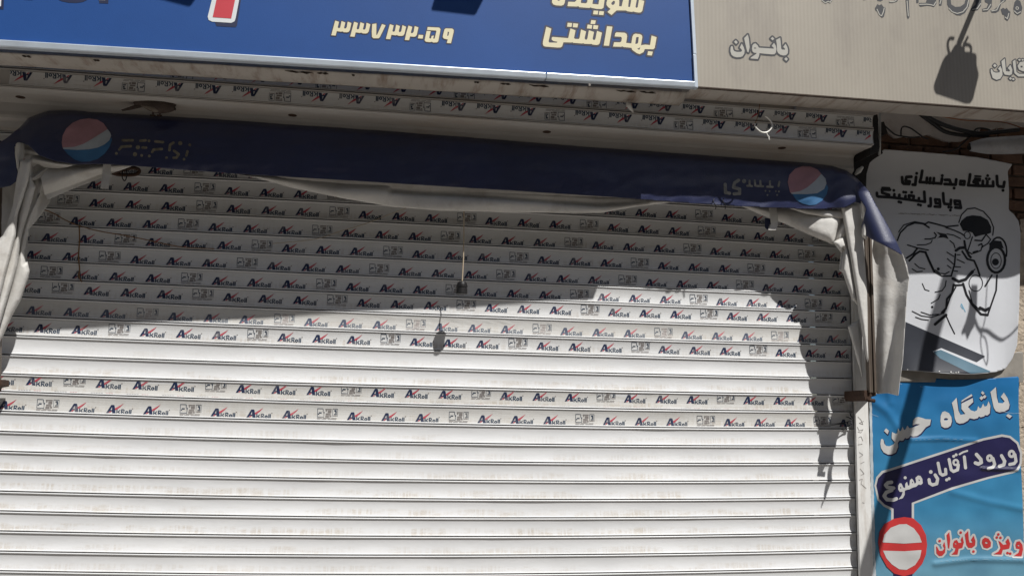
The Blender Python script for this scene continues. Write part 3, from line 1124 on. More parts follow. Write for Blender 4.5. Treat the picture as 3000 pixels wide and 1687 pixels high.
word2 = Shapes(TW).poly(
    [(325, -80), (590, -80), (570, 70), (545, 110), (500, 125), (400, 118), (345, 100), (318, 60)],
    [(640, 45), (770, 50), (800, 25), (815, -80), (915, -80), (890, 50), (895, 72), (990, 78), (1015, 60), (1040, -80), (1145, -80), (1120, 90), (1240, 100), (1270, -80), (1375, -80), (1340, 165), (1300, 192), (1200, 188), (1110, 170), (1085, 158), (1060, 170), (860, 155), (840, 135), (800, 142), (625, 135)],
    [(1145, 220), (1238, 226), (1225, 300), (1132, 295)], [(1260, 230), (1350, 238), (1338, 312), (1245, 305)],
    [(1400, 60), (1420, 0), (1460, -60), (1640, -60), (1655, 40), (1650, 135), (1700, 138), (1745, -60), (1850, -60), (1830, 140), (1850, 155), (1870, 140), (1900, -40), (2005, -20), (1975, 150), (2000, 170), (2020, 150), (2045, 0), (2150, 30), (2110, 230), (2080, 258), (2040, 262), (1960, 250), (1940, 240), (1900, 248), (1810, 235), (1790, 220), (1600, 218), (1500, 310), (1418, 250), (1480, 190), (1430, 150), (1400, 110)]).hole([(430, -40), (485, -40), (475, 20), (440, 28), (425, 15)], [(1540, 25), (1570, 40), (1560, 90), (1530, 112), (1500, 100), (1495, 70)])
print_on('upper_word_outline', word2, bsurf, MT['dark_out'], blue, .00085, 5.0)
print_on('upper_word', word2, bsurf, MT['cream'], blue, .0017)
TL = (0, 0, 3.578)
print_on('letter_drop_print', Shapes(TL).poly([(-40, -120), (45, -120), (38, 104), (-40, 100)], [(590, -40), (600, -5), (650, 18), (720, 32), (800, 35), (870, 25), (930, -5), (940, -40)], [(225, -40), (250, 2), (340, 5), (370, -40)], [(1040, -60), (1142, -60), (1135, 42), (1040, 38)], [(2290, -60), (2535, -60), (2485, 270), (2470, 290), (2270, 278), (2255, 240)]), bsurf, MT['sign_navy'], blue, .0008, split=True)
print_on('white_letter', Shapes(TL).poly([(-40, -140), (22, -140), (12, 72), (-40, 70)], [(1030, -140), (1114, -140), (1106, 6), (1030, 4)], [(2245, -90), (2525, -90), (2472, 190), (2460, 228), (2425, 245), (2225, 232), (2188, 215), (2178, 180)]), bsurf, MT['white_print'], blue, .0016, split=True)
print_on('red_letter', Shapes(TL).poly([(2290, -90), (2485, -90), (2425, 200), (2230, 186)]), bsurf, MT['red_print'], blue, .0024)

# ---- beige sign
beige = empty('shop_sign', (2.2, -.5, 2.9))
tag(beige, 'beige gym lightbox sign with outlined lettering, right of the blue sign', 'shop sign')
g_bl, g_br0 = gsurf(2030, 253), gsurf(3000, 324)
g_br = extend(g_bl, g_br0, 4.4)
g_tl = extend_z(g_bl, gsurf(2018, 0), BTOP - .06)
g_tr = g_br + (g_tl - g_bl)
prism('face_panel', [g_bl, g_br, g_tr, g_tl], (0, .03, 0), MT['beige_face'], beige)
e1 = np.array([0, -.004, -.0005])
prism('bottom_edge', [g_bl + e1, g_br + e1, g_br + e1 + np.array([0, 0, -.005]), g_bl + e1 + np.array([0, 0, -.005])], (0, .014, 0), MT['grime'], beige)
prism('underside_panel', [g_bl + np.array([0, .012, -.004]), g_br + np.array([0, .012, -.004]), g_br + np.array([0, .135, -.004]), g_bl + np.array([0, .135, -.004])], (0, 0, .04), MT['soffit'], beige)
TB = (2110, 80, 11.709)
w3 = Shapes(TB).poly([(345, 840), (350, 720), (375, 665), (410, 660), (430, 700), (440, 780), (475, 830), (560, 860), (700, 858), (745, 830), (730, 780), (665, 710), (735, 575), (800, 700), (830, 800), (820, 920), (760, 1010), (680, 1040), (560, 1045), (450, 1015), (380, 950)],
    [(470, 520), (530, 460), (595, 530), (540, 590)], [(815, 390), (940, 265), (975, 400), (1005, 700), (960, 880), (920, 850), (860, 600)],
    [(1085, 740), (1100, 640), (1150, 580), (1210, 570), (1280, 640), (1320, 715), (1830, 750), (1830, 720), (1760, 655), (1840, 550), (1900, 650), (1925, 760), (1900, 890), (1850, 940), (1760, 945), (1340, 905), (1325, 1000), (1280, 1105), (1030, 1085), (1050, 1050), (1200, 950), (1250, 900), (1150, 885), (1100, 840)],
    [(1725, 405), (1785, 345), (1850, 410), (1790, 465)],
    [(1910, 450), (2050, 375), (2065, 500), (2085, 740), (2110, 780), (2215, 785), (2215, 750), (2155, 690), (2235, 580), (2295, 690), (2320, 800), (2310, 910), (2250, 970), (2160, 985), (2060, 960), (1980, 900), (1945, 820), (1935, 600)],
    [(2190, 1105), (2255, 1045), (2315, 1105), (2260, 1170)]).hole([(1150, 720), (1200, 705), (1235, 740), (1165, 750)])
print_on('left_word_outline', w3, gsurf, MT['beige_ink'], beige, .0008, 4.9)
print_on('left_word', w3, gsurf, MT['beige_letter'], beige, .0016, res=.6)
TG = (2700, 0, 4.527)
w4 = Shapes(TG).poly([(915, 960), (915, 925), (930, 920), (945, 955), (980, 970), (1030, 965), (1035, 940), (1010, 920), (1040, 880), (1065, 930), (1070, 1000), (1040, 1050), (990, 1065), (940, 1040)],
    [(945, 875), (968, 850), (992, 878), (968, 900)], [(1055, 820), (1100, 780), (1115, 950), (1160, 955), (1170, 940), (1140, 910), (1175, 865), (1200, 930), (1195, 990), (1160, 1005), (1100, 995), (1075, 950)],
    [(1155, 1045), (1178, 1028), (1195, 1048), (1175, 1065)], [(1195, 1055), (1215, 1038), (1232, 1058), (1212, 1072)],
    [(1205, 820), (1240, 795), (1255, 960), (1290, 985), (1460, 985), (1460, 1020), (1280, 1020), (1230, 980), (1215, 900)],
    [(1270, 880), (1300, 830), (1358, 820), (1400, 850), (1450, 960), (1340, 950), (1290, 930)], [(1275, 800), (1295, 785), (1315, 800), (1295, 815)], [(1320, 800), (1338, 785), (1355, 800), (1338, 815)]).hole([(1308, 878), (1335, 878), (1335, 902), (1308, 902)])
print_on('right_word_outline', w4, gsurf, MT['beige_ink'], beige, .0008, 3.2)
print_on('right_word', w4, gsurf, MT['beige_letter'], beige, .0016, res=.6)
TC = (2380, 0, 4.155)
cal = Shapes(TC).poly([(105, -60), (110, 0), (125, 30), (160, 55), (185, 35), (215, 50), (240, 20), (245, -60)], [(590, -40), (592, -8), (630, 8), (668, -8), (670, -40)], [(775, -60), (790, 15), (830, 22), (860, 5), (860, -60)],
    [(760, 105), (790, 55), (815, 70), (840, 55), (865, 90), (890, 100), (885, 150), (870, 210), (845, 222), (810, 190), (790, 150), (765, 130)], [(930, 20), (980, 25), (1040, -40), (1070, -40), (1030, 25), (980, 42), (935, 42)],
    [(1126, -80), (1170, -80), (1182, 215), (1165, 238), (1150, 215)], [(1260, -60), (1300, -60), (1290, 40), (1265, 45)], [(1295, 40), (1380, 40), (1410, -60), (1500, -60), (1510, 50), (1480, 92), (1440, 80), (1400, 75), (1310, 88), (1298, 70)], [(1540, -60), (1590, -60), (1570, 75), (1540, 75)],
    [(1635, -60), (1640, 60), (1680, 140), (1750, 190), (1800, 195), (1860, 160), (1905, 80), (1920, -60), (1880, -60), (1850, 50), (1800, 85), (1740, 90), (1690, 60), (1675, -60)],
    [(1990, -60), (2060, -60), (2050, 80), (2010, 130), (1940, 140), (1930, 110), (1985, 60)], [(2090, -60), (2190, -60), (2180, 90), (2130, 145), (2070, 150), (2065, 115), (2120, 100), (2140, 50), (2100, 30)],
    [(2200, 130), (2250, 90), (2290, 30), (2290, -60), (2390, -60), (2350, 20), (2300, 50), (2270, 140), (2230, 162), (2180, 160), (2165, 130)],
    [(2290, 120), (2320, 100), (2345, 115), (2365, 100), (2385, 130), (2410, 150), (2400, 220), (2375, 262), (2340, 240), (2335, 190), (2310, 180)], [(2460, 30), (2490, -5), (2530, 20), (2555, 100), (2540, 170), (2500, 195), (2460, 170), (2445, 110)])
print_on('top_line', cal, gsurf, MT['beige_ink'], beige, .0008, split=True)
hl = Shapes(TC).line(11, [(115, 10), (155, 42), (190, 22), (215, 36), (232, 5)], [(785, 120), (815, 185), (840, 200), (862, 150), (872, 105)], [(1660, 108), (1700, 150), (1760, 170), (1830, 150), (1880, 92), (1902, 0)], [(940, 28), (990, 28), (1040, -8)], [(1300, 60), (1390, 58), (1440, 64), (1475, 74), (1500, 30)], [(1550, 50), (1565, 0)], [(1150, 20), (1165, 200)], [(1945, 122), (2005, 110), (2045, 50)], [(2075, 128), (2130, 122), (2168, 60)], [(2180, 140), (2240, 128), (2275, 60), (2330, 15)], [(2345, 215), (2370, 235), (2388, 170)], [(2455, 140), (2490, 172), (2530, 150)]).ring(9, 2490, 105, 16, 16)
print_on('top_line_edge', hl, gsurf, MT['beige_letter'], beige, .0016, res=.6, split=True)
# peeled tongue of the old sign face
tube('peeled_tongue', [gsurf(1855, 268) + np.array([0, .1, -.01]), gsurf(1862, 276) + np.array([0, .1, -.01]), gsurf(1880, 292) + np.array([0, .12, -.012])], [.002, .012, .003], MT['canvas'], beige)

# ---- floodlights on arms above the frame, whose shadows lie on the signs
SUNV = np.array([KX, -1.0, K])


def floodlight(label, body, arm, surf, t0, loops=()):
    base = surf(*body[0])
    e = empty('floodlight', tuple(surf(*arm[-1]) + SUNV * .12))
    tag(e, label, 'floodlight', 'sign floodlights')
    pts = [surf(x, y) + SUNV * t0 for x, y in body]
    prism('housing', pts, SUNV * .05, MT['flood'], e, bevel=.006)
    a = surf(*arm[0]) + SUNV * (t0 + .02)
    b = surf(*arm[-1]) + SUNV * .12
    tube('arm', [a, (a + b) / 2, b], .012, MT['flood'], e, curve=False)
    tube('arm_foot', [b, b + (b - a) * .2, np.array([b[0], b[1] + .18, b[2] + .05])], .012, MT['flood'], e, curve=False)
    for lp in loops:
        tube('cable_loop', [surf(x, y) + SUNV * (t0 + .01) for x, y in lp], .0055, MT['flood'], e)
    return e


G_ = lambda p: [(2700 + x / 4.527, y / 4.527) for x, y in p]
floodlight('black floodlight hanging on an arm over the beige sign', G_([(490, 570), (440, 600), (390, 690), (310, 750), (270, 830), (160, 1130), (160, 1200), (190, 1250), (580, 1380), (640, 1380), (680, 1330), (760, 1000), (730, 860), (730, 720), (640, 690), (560, 690), (530, 600)]), G_([(500, 570), (760, -60), (860, -300)]), gsurf, .42,
           [G_([(365, 720), (345, 600), (370, 520), (430, 515)]), G_([(560, 690), (560, 610), (620, 600), (655, 640), (655, 700)]), G_([(560, 590), (590, 540), (610, 500)])])
floodlight('black floodlight hanging over the right half of the blue sign', [(1262, 32), (1392, 47), (1416, 0), (1440, -90), (1300, -120), (1278, -20)], [(1370, -100), (1400, -200), (1420, -300)], bsurf, .42)
floodlight('black floodlight hanging over the left half of the blue sign', [(440, -8), (556, 22), (572, 0), (610, -110), (470, -140)], [(540, -120), (570, -220), (590, -320)], bsurf, .42)

# ================================================================== AWNING
awn = empty('awning', (.3, -.23, 2.3))
tag(awn, 'folded drop arm awning with dark blue valance and grey canvas bunched at both ends', 'awning')
VT = [(60, 372), (85, 345), (140, 326), (200, 324), (600, 346), (1200, 388), (1700, 428), (2090, 456), (2380, 478), (2440, 486), (2480, 500), (2510, 522)]
VB = [(160, 472), (225, 482), (300, 481), (400, 487), (560, 500), (700, 510), (1000, 528), (1500, 559), (1800, 578), (2000, 594), (2200, 606), (2330, 611), (2400, 612), (2470, 609)]
vyt = lambda x: np.interp(x, [p[0] for p in VT], [p[1] for p in VT])
vyb = lambda x: np.interp(x, [p[0] for p in VB], [p[1] for p in VB])


def valance_y(x, y):
    a, b = vyt(x), vyb(x)
    s = min(max((y - a) / max(b - a, 20), 0), 1)
    Y = -.232 - .012 * math.sin(s * 2.6) + .035 * (1 - min(s / .12, 1)) ** 2
    Y += -.006 * math.sin(x / 130) * s - .003 * math.sin(x / 47 + 1) * s
    Y -= .010 * max(0, (x - 2380) / 130) ** 1.3            # swells out to the right end
    Y -= .003 * s * min(max((x - 1600) / 500, 0), 1)
    Y -= .0050 * noise.noise(Vector((x / 120, y / 38, 2.0))) + .0030 * noise.noise(Vector((x / 34 + y / 60, y / 26, 4.0)))
    if x > 2300:
        Y += .010 * s * math.sin((x - 2300) / 17) * min((x - 2300) / 120, 1)
    if x < 260:
        q = (260 - x) / 200
        Y -= .02 * math.sin(q * 2.4) - .03 * max(q - .6, 0)
    return Y


vs_ = lambda x, y: at(x, y, valance_y(x, y))
outline = VT + [(2535, 548), (2560, 590), (2535, 600), (2505, 592), (2480, 606)] + VB[::-1] + [(115, 456), (85, 427), (62, 418), (42, 430), (44, 460), (52, 505), (50, 530), (30, 545), (-5, 552), (-60, 560), (-80, 440), (-20, 430), (20, 405)]
val = cloth('valance', outline, valance_y, MT['valance'], awn, 4)
flap = [(2505, 548), (2520, 532), (2545, 560), (2566, 600), (2595, 650), (2628, 712), (2645, 749), (2612, 730), (2554, 701), (2529, 684), (2524, 662), (2538, 612), (2520, 585)]
cloth('side_valance', flap, lambda x, y: -.285 - .06 * min(max((y - 560) / 150, 0), 1) + .06 * ((x - 2545 - (y - 560) * .42) / 45) ** 2 * .5, MT['valance'], awn, 4)
TE = (150, 330, 5.855)
print_on('emblem_red', Shapes(TE).poly([(185, 520), (200, 400), (260, 280), (370, 180), (500, 125), (650, 105), (800, 130), (900, 190), (970, 288), (860, 360), (700, 460), (550, 545), (400, 595), (200, 606)]), vs_, MT['em_red'], val, .0025, res=2, run=4)
print_on('emblem_white', Shapes(TE).poly([(200, 606), (400, 595), (550, 545), (700, 460), (860, 360), (970, 288), (1015, 350), (1032, 400), (1000, 480), (920, 550), (800, 605), (650, 635), (450, 645), (215, 632)]), vs_, MT['em_white'], val, .0025, res=2, run=4)
print_on('emblem_blue', Shapes(TE).poly([(215, 632), (450, 645), (650, 635), (800, 605), (920, 550), (1000, 480), (1035, 420), (1045, 480), (1000, 600), (920, 710), (800, 800), (650, 845), (520, 848), (400, 810), (290, 720)]), vs_, MT['em_blue'], val, .0025, res=2, run=4)
TR = (2040, 470, 4.954)
print_on('emblem_red', Shapes(TR).poly([(1322, 320), (1345, 215), (1430, 125), (1540, 85), (1650, 90), (1760, 140), (1810, 200), (1720, 300), (1600, 400), (1500, 450), (1360, 475)]), vs_, MT['em_red'], val, .0025, res=2, run=4)
print_on('emblem_white', Shapes(TR).poly([(1360, 475), (1500, 450), (1600, 400), (1720, 300), (1810, 200), (1870, 265), (1885, 340), (1850, 420), (1750, 480), (1600, 492), (1385, 490)]), vs_, MT['em_white'], val, .0025, res=2, run=4)
print_on('emblem_blue', Shapes(TR).poly([(1385, 490), (1600, 492), (1750, 480), (1850, 420), (1888, 345), (1910, 400), (1890, 490), (1820, 590), (1730, 645), (1640, 655), (1540, 630), (1450, 580)]), vs_, MT['em_blue'], val, .0025, res=2, run=4)
wl = Shapes(TE).line(44, [(1230, 482), (1400, 482)], [(1170, 640), (1210, 590), (1370, 582)], [(1530, 490), (1620, 482)], [(1570, 605), (1630, 605)], [(1790, 500), (1920, 512)], [(1735, 680), (1760, 640), (1900, 630)], [(2100, 522), (2040, 560), (2030, 650)], [(2110, 660), (2190, 720), (2150, 780), (2100, 780)], [(2340, 670), (2320, 740)]).dot(24, (1120, 705), (1680, 490), (1555, 740), (1685, 750), (2380, 560), (2280, 805), (1980, 780)).dot(36, (1490, 600), (1440, 720), (2215, 530))
print_on('worn_lettering', wl, vs_, MT['em_gold'], val, .0025, res=1.2, run=4)
wr = Shapes(TR).line(46, [(415, 350), (420, 470), (480, 480)], [(610, 292), (550, 330), (535, 395), (625, 420), (625, 485), (545, 488)]).dot(30, (690, 305)).line(30, [(770, 300), (770, 370)], [(735, 372), (805, 376)], [(845, 295), (852, 368)], [(925, 302), (930, 370)], [(865, 374), (965, 380)], [(1065, 308), (1065, 380)], [(1025, 384), (1105, 388)], [(1202, 315), (1190, 378)]).dot(13, (1000, 445), (1060, 450), (1150, 450), (1195, 455), (1030, 505), (1170, 505))
print_on('worn_lettering', wr, vs_, MT['em_grey'], val, .0025, res=1.2, run=4)
# front bar inside the top hem, from arm to arm
tube('front_bar', [at(130, 372, -.19), at(700, 378, -.19), at(1500, 440, -.19), at(2250, 496, -.19), at(2520, 560, -.17)], .022, MT['arm'], awn, 10)
# sagging canvas between the arms
cs_top = [(690, 508), (1000, 524), (1500, 552), (1900, 578), (1985, 588)]
cs_bot = [(1985, 591), (1860, 606), (1765, 623), (1690, 624), (1500, 622), (1290, 617), (1150, 606), (1000, 580), (850, 549), (760, 524), (690, 510)]
cyb = lambda x: np.interp(x, [p[0] for p in cs_bot[::-1]], [p[1] for p in cs_bot[::-1]])
cyt = lambda x: np.interp(x, [p[0] for p in cs_top], [p[1] for p in cs_top])


def sag_y(x, y):
    s = min(max((y - cyt(x)) / max(cyb(x) - cyt(x), 12), 0), 1)
    return -.172 - .024 * math.sin(s * math.pi) ** .8 - .004 * math.sin(x / 90 + y / 14) - .01 * s + ridge(x, y, [(1150, 556), (1500, 580), (1760, 596), (1900, 590)], -.015, 9)


cloth('canopy_sheet', [(690, 500), (1000, 516), (1500, 544), (1900, 570), (1985, 580)] + cs_bot, sag_y, MT['canvas'], awn, 4)
cloth('canopy_hem', [(760, 505), (1000, 520), (1500, 548), (1850, 570), (1850, 581), (1500, 567), (1200, 554), (1000, 538), (830, 522)], lambda x, y: -.205 + .0006 * (y - (500 + (x - 760) * .06)), MT['canvas'], awn, 4)
# left bunch
A_ = lambda p: [(x / 3.62, 300 + y / 3.62) for x, y in p]
cloth('left_canopy_roll', A_([(520, 690), (600, 640), (820, 630), (1100, 630), (1415, 672), (1180, 755), (1060, 805), (780, 915), (510, 1030), (470, 980), (430, 790)]),
      lambda x, y: -.17 - .045 * math.sin(min(max((y - (470 + (400 - x) * .02)) / max(30, 30 + (320 - x) * .35), 0), 1) * math.pi) - .004 * math.sin(x / 23 + y / 17), MT['canvas'], awn, 3, wrinkle=.0020)
cloth('strap', A_([(1095, 650), (1180, 655), (1172, 790), (1150, 920), (1066, 915), (1080, 790)]), lambda x, y: -.226 - .003 * math.sin(y / 12), MT['canvas'], awn, 3)
cloth('left_fold', A_([(330, 540), (440, 555), (600, 600), (820, 655), (700, 690), (620, 703), (470, 692), (400, 650), (350, 690), (315, 650)]),
      lambda x, y: -.205 + ridge(x, y, A_([(340, 600), (600, 650), (800, 668)]), .03, 9), MT['canvas'], awn, 3)
cloth('left_fold', A_([(250, 425), (310, 445), (430, 555), (250, 572)]), lambda x, y: -.19 - .0009 * (x - 70) + ridge(x, y, A_([(260, 500), (400, 540)]), .02, 7), MT['canvas'], awn, 3)
cloth('left_fold', A_([(148, 470), (185, 428), (255, 425), (258, 560), (245, 650), (200, 735), (180, 700), (165, 580)]), lambda x, y: -.235 + ridge(x, y, A_([(195, 440), (190, 600), (195, 720)]), .03, 7), MT['canvas'], awn, 3)
cloth('left_fold', A_([(335, 560), (470, 690), (520, 700), (420, 800), (300, 850), (260, 870), (290, 700)]), lambda x, y: -.18 + ridge(x, y, A_([(330, 570), (300, 800)]), .035, 9) + ridge(x, y, A_([(500, 700), (330, 820)]), .02, 6), MT['canvas'], awn, 3)
cv = MT['canvas']
cloth('left_side_curtain', [(30, 505), (92, 470), (100, 525), (122, 520), (150, 575), (146, 592), (120, 630), (84, 672), (79, 760), (60, 800), (30, 880), (-40, 960), (-60, 900), (-60, 540)], lambda x, y: -.140 + ridge(x, y, [(118, 540), (100, 600), (80, 680)], .03, 9) + ridge(x, y, [(98, 530), (90, 590), (72, 620)], -.03, 6), cv, awn, 2.5, wrinkle=.0020)
cloth('left_curtain_fold', [(120, 560), (96, 640), (84, 672), (72, 735), (76, 770), (80, 762), (87, 795), (83, 814), (60, 880), (35, 925), (8, 985), (-8, 1012), (-24, 1000), (6, 900), (32, 830), (48, 770), (58, 700), (78, 630)], lambda x, y: -.160 - .012 * math.sin(y / 90), cv, awn, 2.5, rnd=(.035, 18), wrinkle=.0014)
cloth('left_curtain_fold', [(86, 505), (104, 548), (84, 620), (70, 662), (62, 700), (50, 780), (30, 850), (0, 948), (-18, 948), (-14, 900), (8, 800), (28, 740), (44, 685), (50, 640), (66, 570)], lambda x, y: -.205 - .008 * math.sin(y / 70), cv, awn, 2.5, rnd=(.042, 14), wrinkle=.0014)
cloth('left_curtain_fold', [(60, 470), (92, 468), (84, 530), (66, 590), (52, 630), (47, 690), (32, 748), (18, 800), (0, 872), (-24, 872), (-24, 720), (8, 690), (24, 650), (38, 600), (48, 530)], lambda x, y: -.238 - .006 * math.sin(y / 60), cv, awn, 2.5, rnd=(.044, 13), wrinkle=.0014)
# right bunch
cloth('right_canopy_roll', [(2150, 594), (2320, 606), (2400, 620), (2470, 628), (2492, 665), (2484, 690), (2455, 714), (2440, 716), (2380, 692), (2300, 656), (2225, 628)], lambda x, y: np.interp(x, [2150, 2280, 2440], [-.125, -.135, -.185]) + ridge(x, y, [(2468, 640), (2450, 690), (2444, 712)], -.03, 8), cv, awn, 3, rnd=(.034, 30), wrinkle=.0016)
cloth('right_canopy_fold', [(2300, 606), (2400, 612), (2470, 616), (2486, 640), (2440, 640), (2360, 626)], lambda x, y: -.205, cv, awn, 3, rnd=(.014, 10), wrinkle=.0012)
cloth('strap', [C4(*p) for p in ((262, 1115), (345, 1115), (360, 1290), (338, 1355), (252, 1358), (285, 1290))], lambda x, y: -.176 - .003 * math.sin(y / 12), cv, awn, 3)
cloth('strap_end', [C4(*p) for p in ((218, 1225), (282, 1235), (270, 1300), (250, 1356), (222, 1330))], lambda x, y: -.160, MT['valance'], awn, 3)
cloth('right_curtain_fold', [(2462, 602), (2500, 592), (2522, 598), (2529, 683), (2543, 848), (2546, 1078), (2538, 1050), (2512, 892), (2492, 768), (2476, 676)], lambda x, y: -.205, cv, awn, 2.5, rnd=(.035, 13), wrinkle=.0014)
cloth('right_curtain_fold', [(2440, 710), (2472, 690), (2494, 757), (2512, 869), (2516, 896), (2496, 878), (2469, 799), (2458, 792), (2464, 740)], lambda x, y: -.190 + ridge(x, y, [(2472, 730), (2464, 790)], -.025, 6), cv, awn, 2.5, rnd=(.03, 12), wrinkle=.0014)
cloth('right_curtain_fold', [(2484, 957), (2500, 944), (2518, 934), (2526, 973), (2528, 1112), (2510, 1050), (2492, 985)], lambda x, y: -.17, cv, awn, 2.5, rnd=(.02, 10))
cloth('right_curtain_fold', [(2522, 588), (2550, 594), (2558, 640), (2538, 704), (2524, 692), (2528, 640)], lambda x, y: -.255, cv, awn, 2.5, rnd=(.03, 10))
TAILP = [(2552, 690), (2580, 700), (2612, 722), (2645, 745), (2657, 778), (2664, 815), (2657, 869), (2645, 1055), (2636, 1120), (2632, 1159), (2600, 1151), (2568, 1154), (2562, 1014), (2554, 766)]


def tail_y(x, y):
    xl = np.interp(y, [690, 766, 1014, 1154], [2552, 2554, 2562, 2568])
    xr = np.interp(y, [690, 745, 815, 869, 1055, 1159], [2600, 2645, 2664, 2657, 2645, 2632])
    s = min(max((x - xl) / (xr - xl), 0), 1)
    q = min(max((y - 700) / 450, 0), 1)
    return -.212 - .012 * math.sin(min(s * 1.7, 1) * math.pi / 2) - .120 * s ** 2 * (.55 + .45 * q) + .012 * math.sin(s * 9 + q * 2) * (1 - s)


cloth('right_side_curtain', TAILP, tail_y, MT['canvas'], awn, 4, wrinkle=.0012)
cloth('right_shadow_filler', [(2486, 740), (2500, 690), (2512, 600), (2562, 590), (2580, 640), (2566, 720), (2574, 1130), (2545, 1146), (2524, 1000), (2512, 890)], lambda x, y: np.interp(x, [2480, 2510, 2572], [-.185, -.18, -.085]), MT['canvas'], awn, 4, wrinkle=.0014)  # added cloth, shaped to fill holes in the curtain's shadow
# grooved drop arms, hinged low on the guide rails
for side in (1, -1):
    if side > 0:
        top, bot = at(2538, 640, -.215), at(2554, 1150, -.215)
    else:
        top, bot = at(-2, 470, -.13), at(-14, 1120, -.13)
    am = []
    for k, (dx, dy, w) in enumerate(((-.011, 0, .0105), (.0005, .006, .006), (.0115, 0, .0105))):
        o_ = np.array([dx, dy - .012, 0])
        pr = [(-w / 2, 0), (w / 2, 0), (w / 2, .026), (-w / 2, .026)]
        prism('drop_arm', [bot + o_ + np.array([a, b, 0]) for a, b in pr], top - bot, MT['arm'], awn, bevel=.002)
    hb = bot + np.array([0, 0, -.008])
    prism('hinge_plate', [hb + np.array(p) for p in ((-.034, 0, .018), (.020, 0, .020), (.022, 0, -.004), (-.004, 0, -.010), (-.006, 0, -.026), (-.030, 0, -.028), (-.036, 0, -.006))], (0, .17 if side > 0 else .085, 0), MT['rust'], awn, bevel=.003)
    tube('hinge_pin', [hb + np.array([-.028, -.010, -.022]), hb + np.array([.006, -.010, -.026])], .008, MT['rust'], awn, curve=False)

# ================================================================== SMALL THINGS
# bulb holder on its cord
bh = empty('bulb_holder', tuple(at(1353, 864, -.15)))
tag(bh, 'empty black bulb holder hanging on a cord in front of the shutter', 'bulb holder')
tp = at(1354, 824, -.15)
lathe('shell', tp, [(0, .004), (.001, .012), (.004, .017), (.010, .0205), (.016, .0215), (.0165, .0228), (.024, .0228), (.0245, .0212), (.030, .0212), (.031, .0222), (.049, .0225), (.0525, .0215), (.053, .018), (.045, .016), (.044, .002)], MT['bakelite'], bh, 28)
tube('cord', [at(1359, 560, -.16), at(1359, 660, -.15), at(1358, 745, -.15), at(1356, 790, -.15), tp + np.array([0, 0, -.004])], .0026, MT['cord'], bh)

# dove on the awning bar
dv = empty('dove', tuple(at(450, 340, -.29)))
tag(dv, 'small brown dove crouching on top of the awning near its left end', 'bird')
D_ = lambda x, y, Y=-.285: at(330 + x / 11.2, 260 + y / 11.2, Y)
pts = [D_(700, 500), D_(900, 440), D_(1050, 440), D_(1250, 470), D_(1450, 510), D_(1650, 545), D_(1800, 570), D_(1900, 570), D_(1975, 555), D_(2030, 545), D_(2065, 570)]
rad = [.006, .015, .023, .031, .0345, .0325, .027, .0225, .0195, .014, .003]
body = tube('body', pts, rad, MT['dove'], dv, 14, True, 4)
for vtx in body.data.vertices:
    pass
wing = prism('wing', [D_(760, 325, -.30), D_(960, 300, -.305), D_(1250, 290, -.31), D_(1600, 330, -.315), D_(1750, 430, -.315), D_(1600, 540, -.318), D_(1250, 560, -.315), D_(1000, 460, -.308)], (0, .012, 0), MT['dove'], dv, bevel=.003)
prism('tail', [D_(265, 690), D_(560, 590), D_(850, 470), D_(1060, 450), D_(1080, 540), D_(860, 580), D_(500, 660)], (0, .022, 0), MT['dove'], dv, bevel=.002)
tube('belly', [D_(950, 560), D_(1150, 590, -.295), D_(1350, 670, -.30), D_(1500, 730, -.295)], [.004, .010, .012, .006], MT['dove_belly'], dv, 10)
tube('beak', [D_(2030, 640), D_(2048, 690), D_(2052, 725)], [.005, .0035, .0008], MT['iron'], dv, 8)
for q in (1320, 1540):
    tube('leg', [D_(q, 690), D_(q + 10, 800, -.27), D_(q - 10, 880, -.25)], [.007, .004, .003], MT['dove'], dv, 8)
    tube('foot', [D_(q - 90, 870, -.255), D_(q - 10, 885, -.25), D_(q + 80, 880, -.255)], [.002, .004, .002], MT['rust'], dv, 6)

# ring of bare wire hanging from the beige sign
wr_ = empty('wire_ring', tuple(at(2240, 390, -.42)))
tag(wr_, 'loop of bare wire hanging under the beige sign', 'wire')
R_ = lambda x, y, Y=-.425: at(2180 + x / 13.17, 320 + y / 13.17, Y)
tube('loop', [R_(420, 560), R_(410, 640), R_(480, 740), R_(600, 850), R_(720, 905), R_(860, 900), R_(980, 830), R_(1060, 720), R_(1080, 600), R_(1040, 480), R_(920, 345), R_(800, 270)], .0032, MT['wire'], wr_)
tube('hanger', [R_(420, 570), R_(500, 360), R_(560, 100), R_(600, -180)], .0018, MT['twine'], wr_)
tube('twisted_end', [R_(860, 900), R_(900, 1010), R_(960, 1080), R_(950, 1140), R_(980, 1190)], .0028, MT['wire'], wr_)

# strings lying over the shutter
S1 = lambda x, y, Y=-.03: at(x / 2.069, 450 + y / 2.069, Y)
o = tube('twine', [S1(250, 335, -.10), S1(320, 360, -.05), S1(400, 405), S1(480, 437, -.02), S1(600, 470, -.016), S1(760, 497, -.014), S1(900, 525, -.014), S1(1100, 566, -.014), S1(1300, 577, -.014)], .0022, MT['twine'])
tag(o, 'brown twine stretched across the slats from the left canvas bunch', 'string')
o = tube('twine', [S1(480, 437, -.02), S1(482, 520, -.018), S1(476, 620, -.016), S1(482, 700, -.016), S1(478, 740, -.016), S1(496, 778, -.016)], [.0028, .0026, .003, .0026, .004, .002], MT['twine'])
tag(o, 'short brown twine end hanging straight down the shutter at left', 'string')
S2 = lambda x, y, Y=-.014: at(750 + x / 2.069, 450 + y / 2.069, Y)
o = tube('thin_string', [S2(100, 545), S2(350, 520), S2(520, 468), S2(650, 430), S2(780, 380), S2(910, 330, -.1)], .0014, MT['cord'])
tag(o, 'thin pale string slanting up to the sagging canvas', 'string')
o = tube('wire_hook', [at(368, 492, -.16), at(372, 512, -.16), at(366, 530, -.16), at(358, 520, -.16), at(360, 498, -.16)], .0022, MT['cable'])
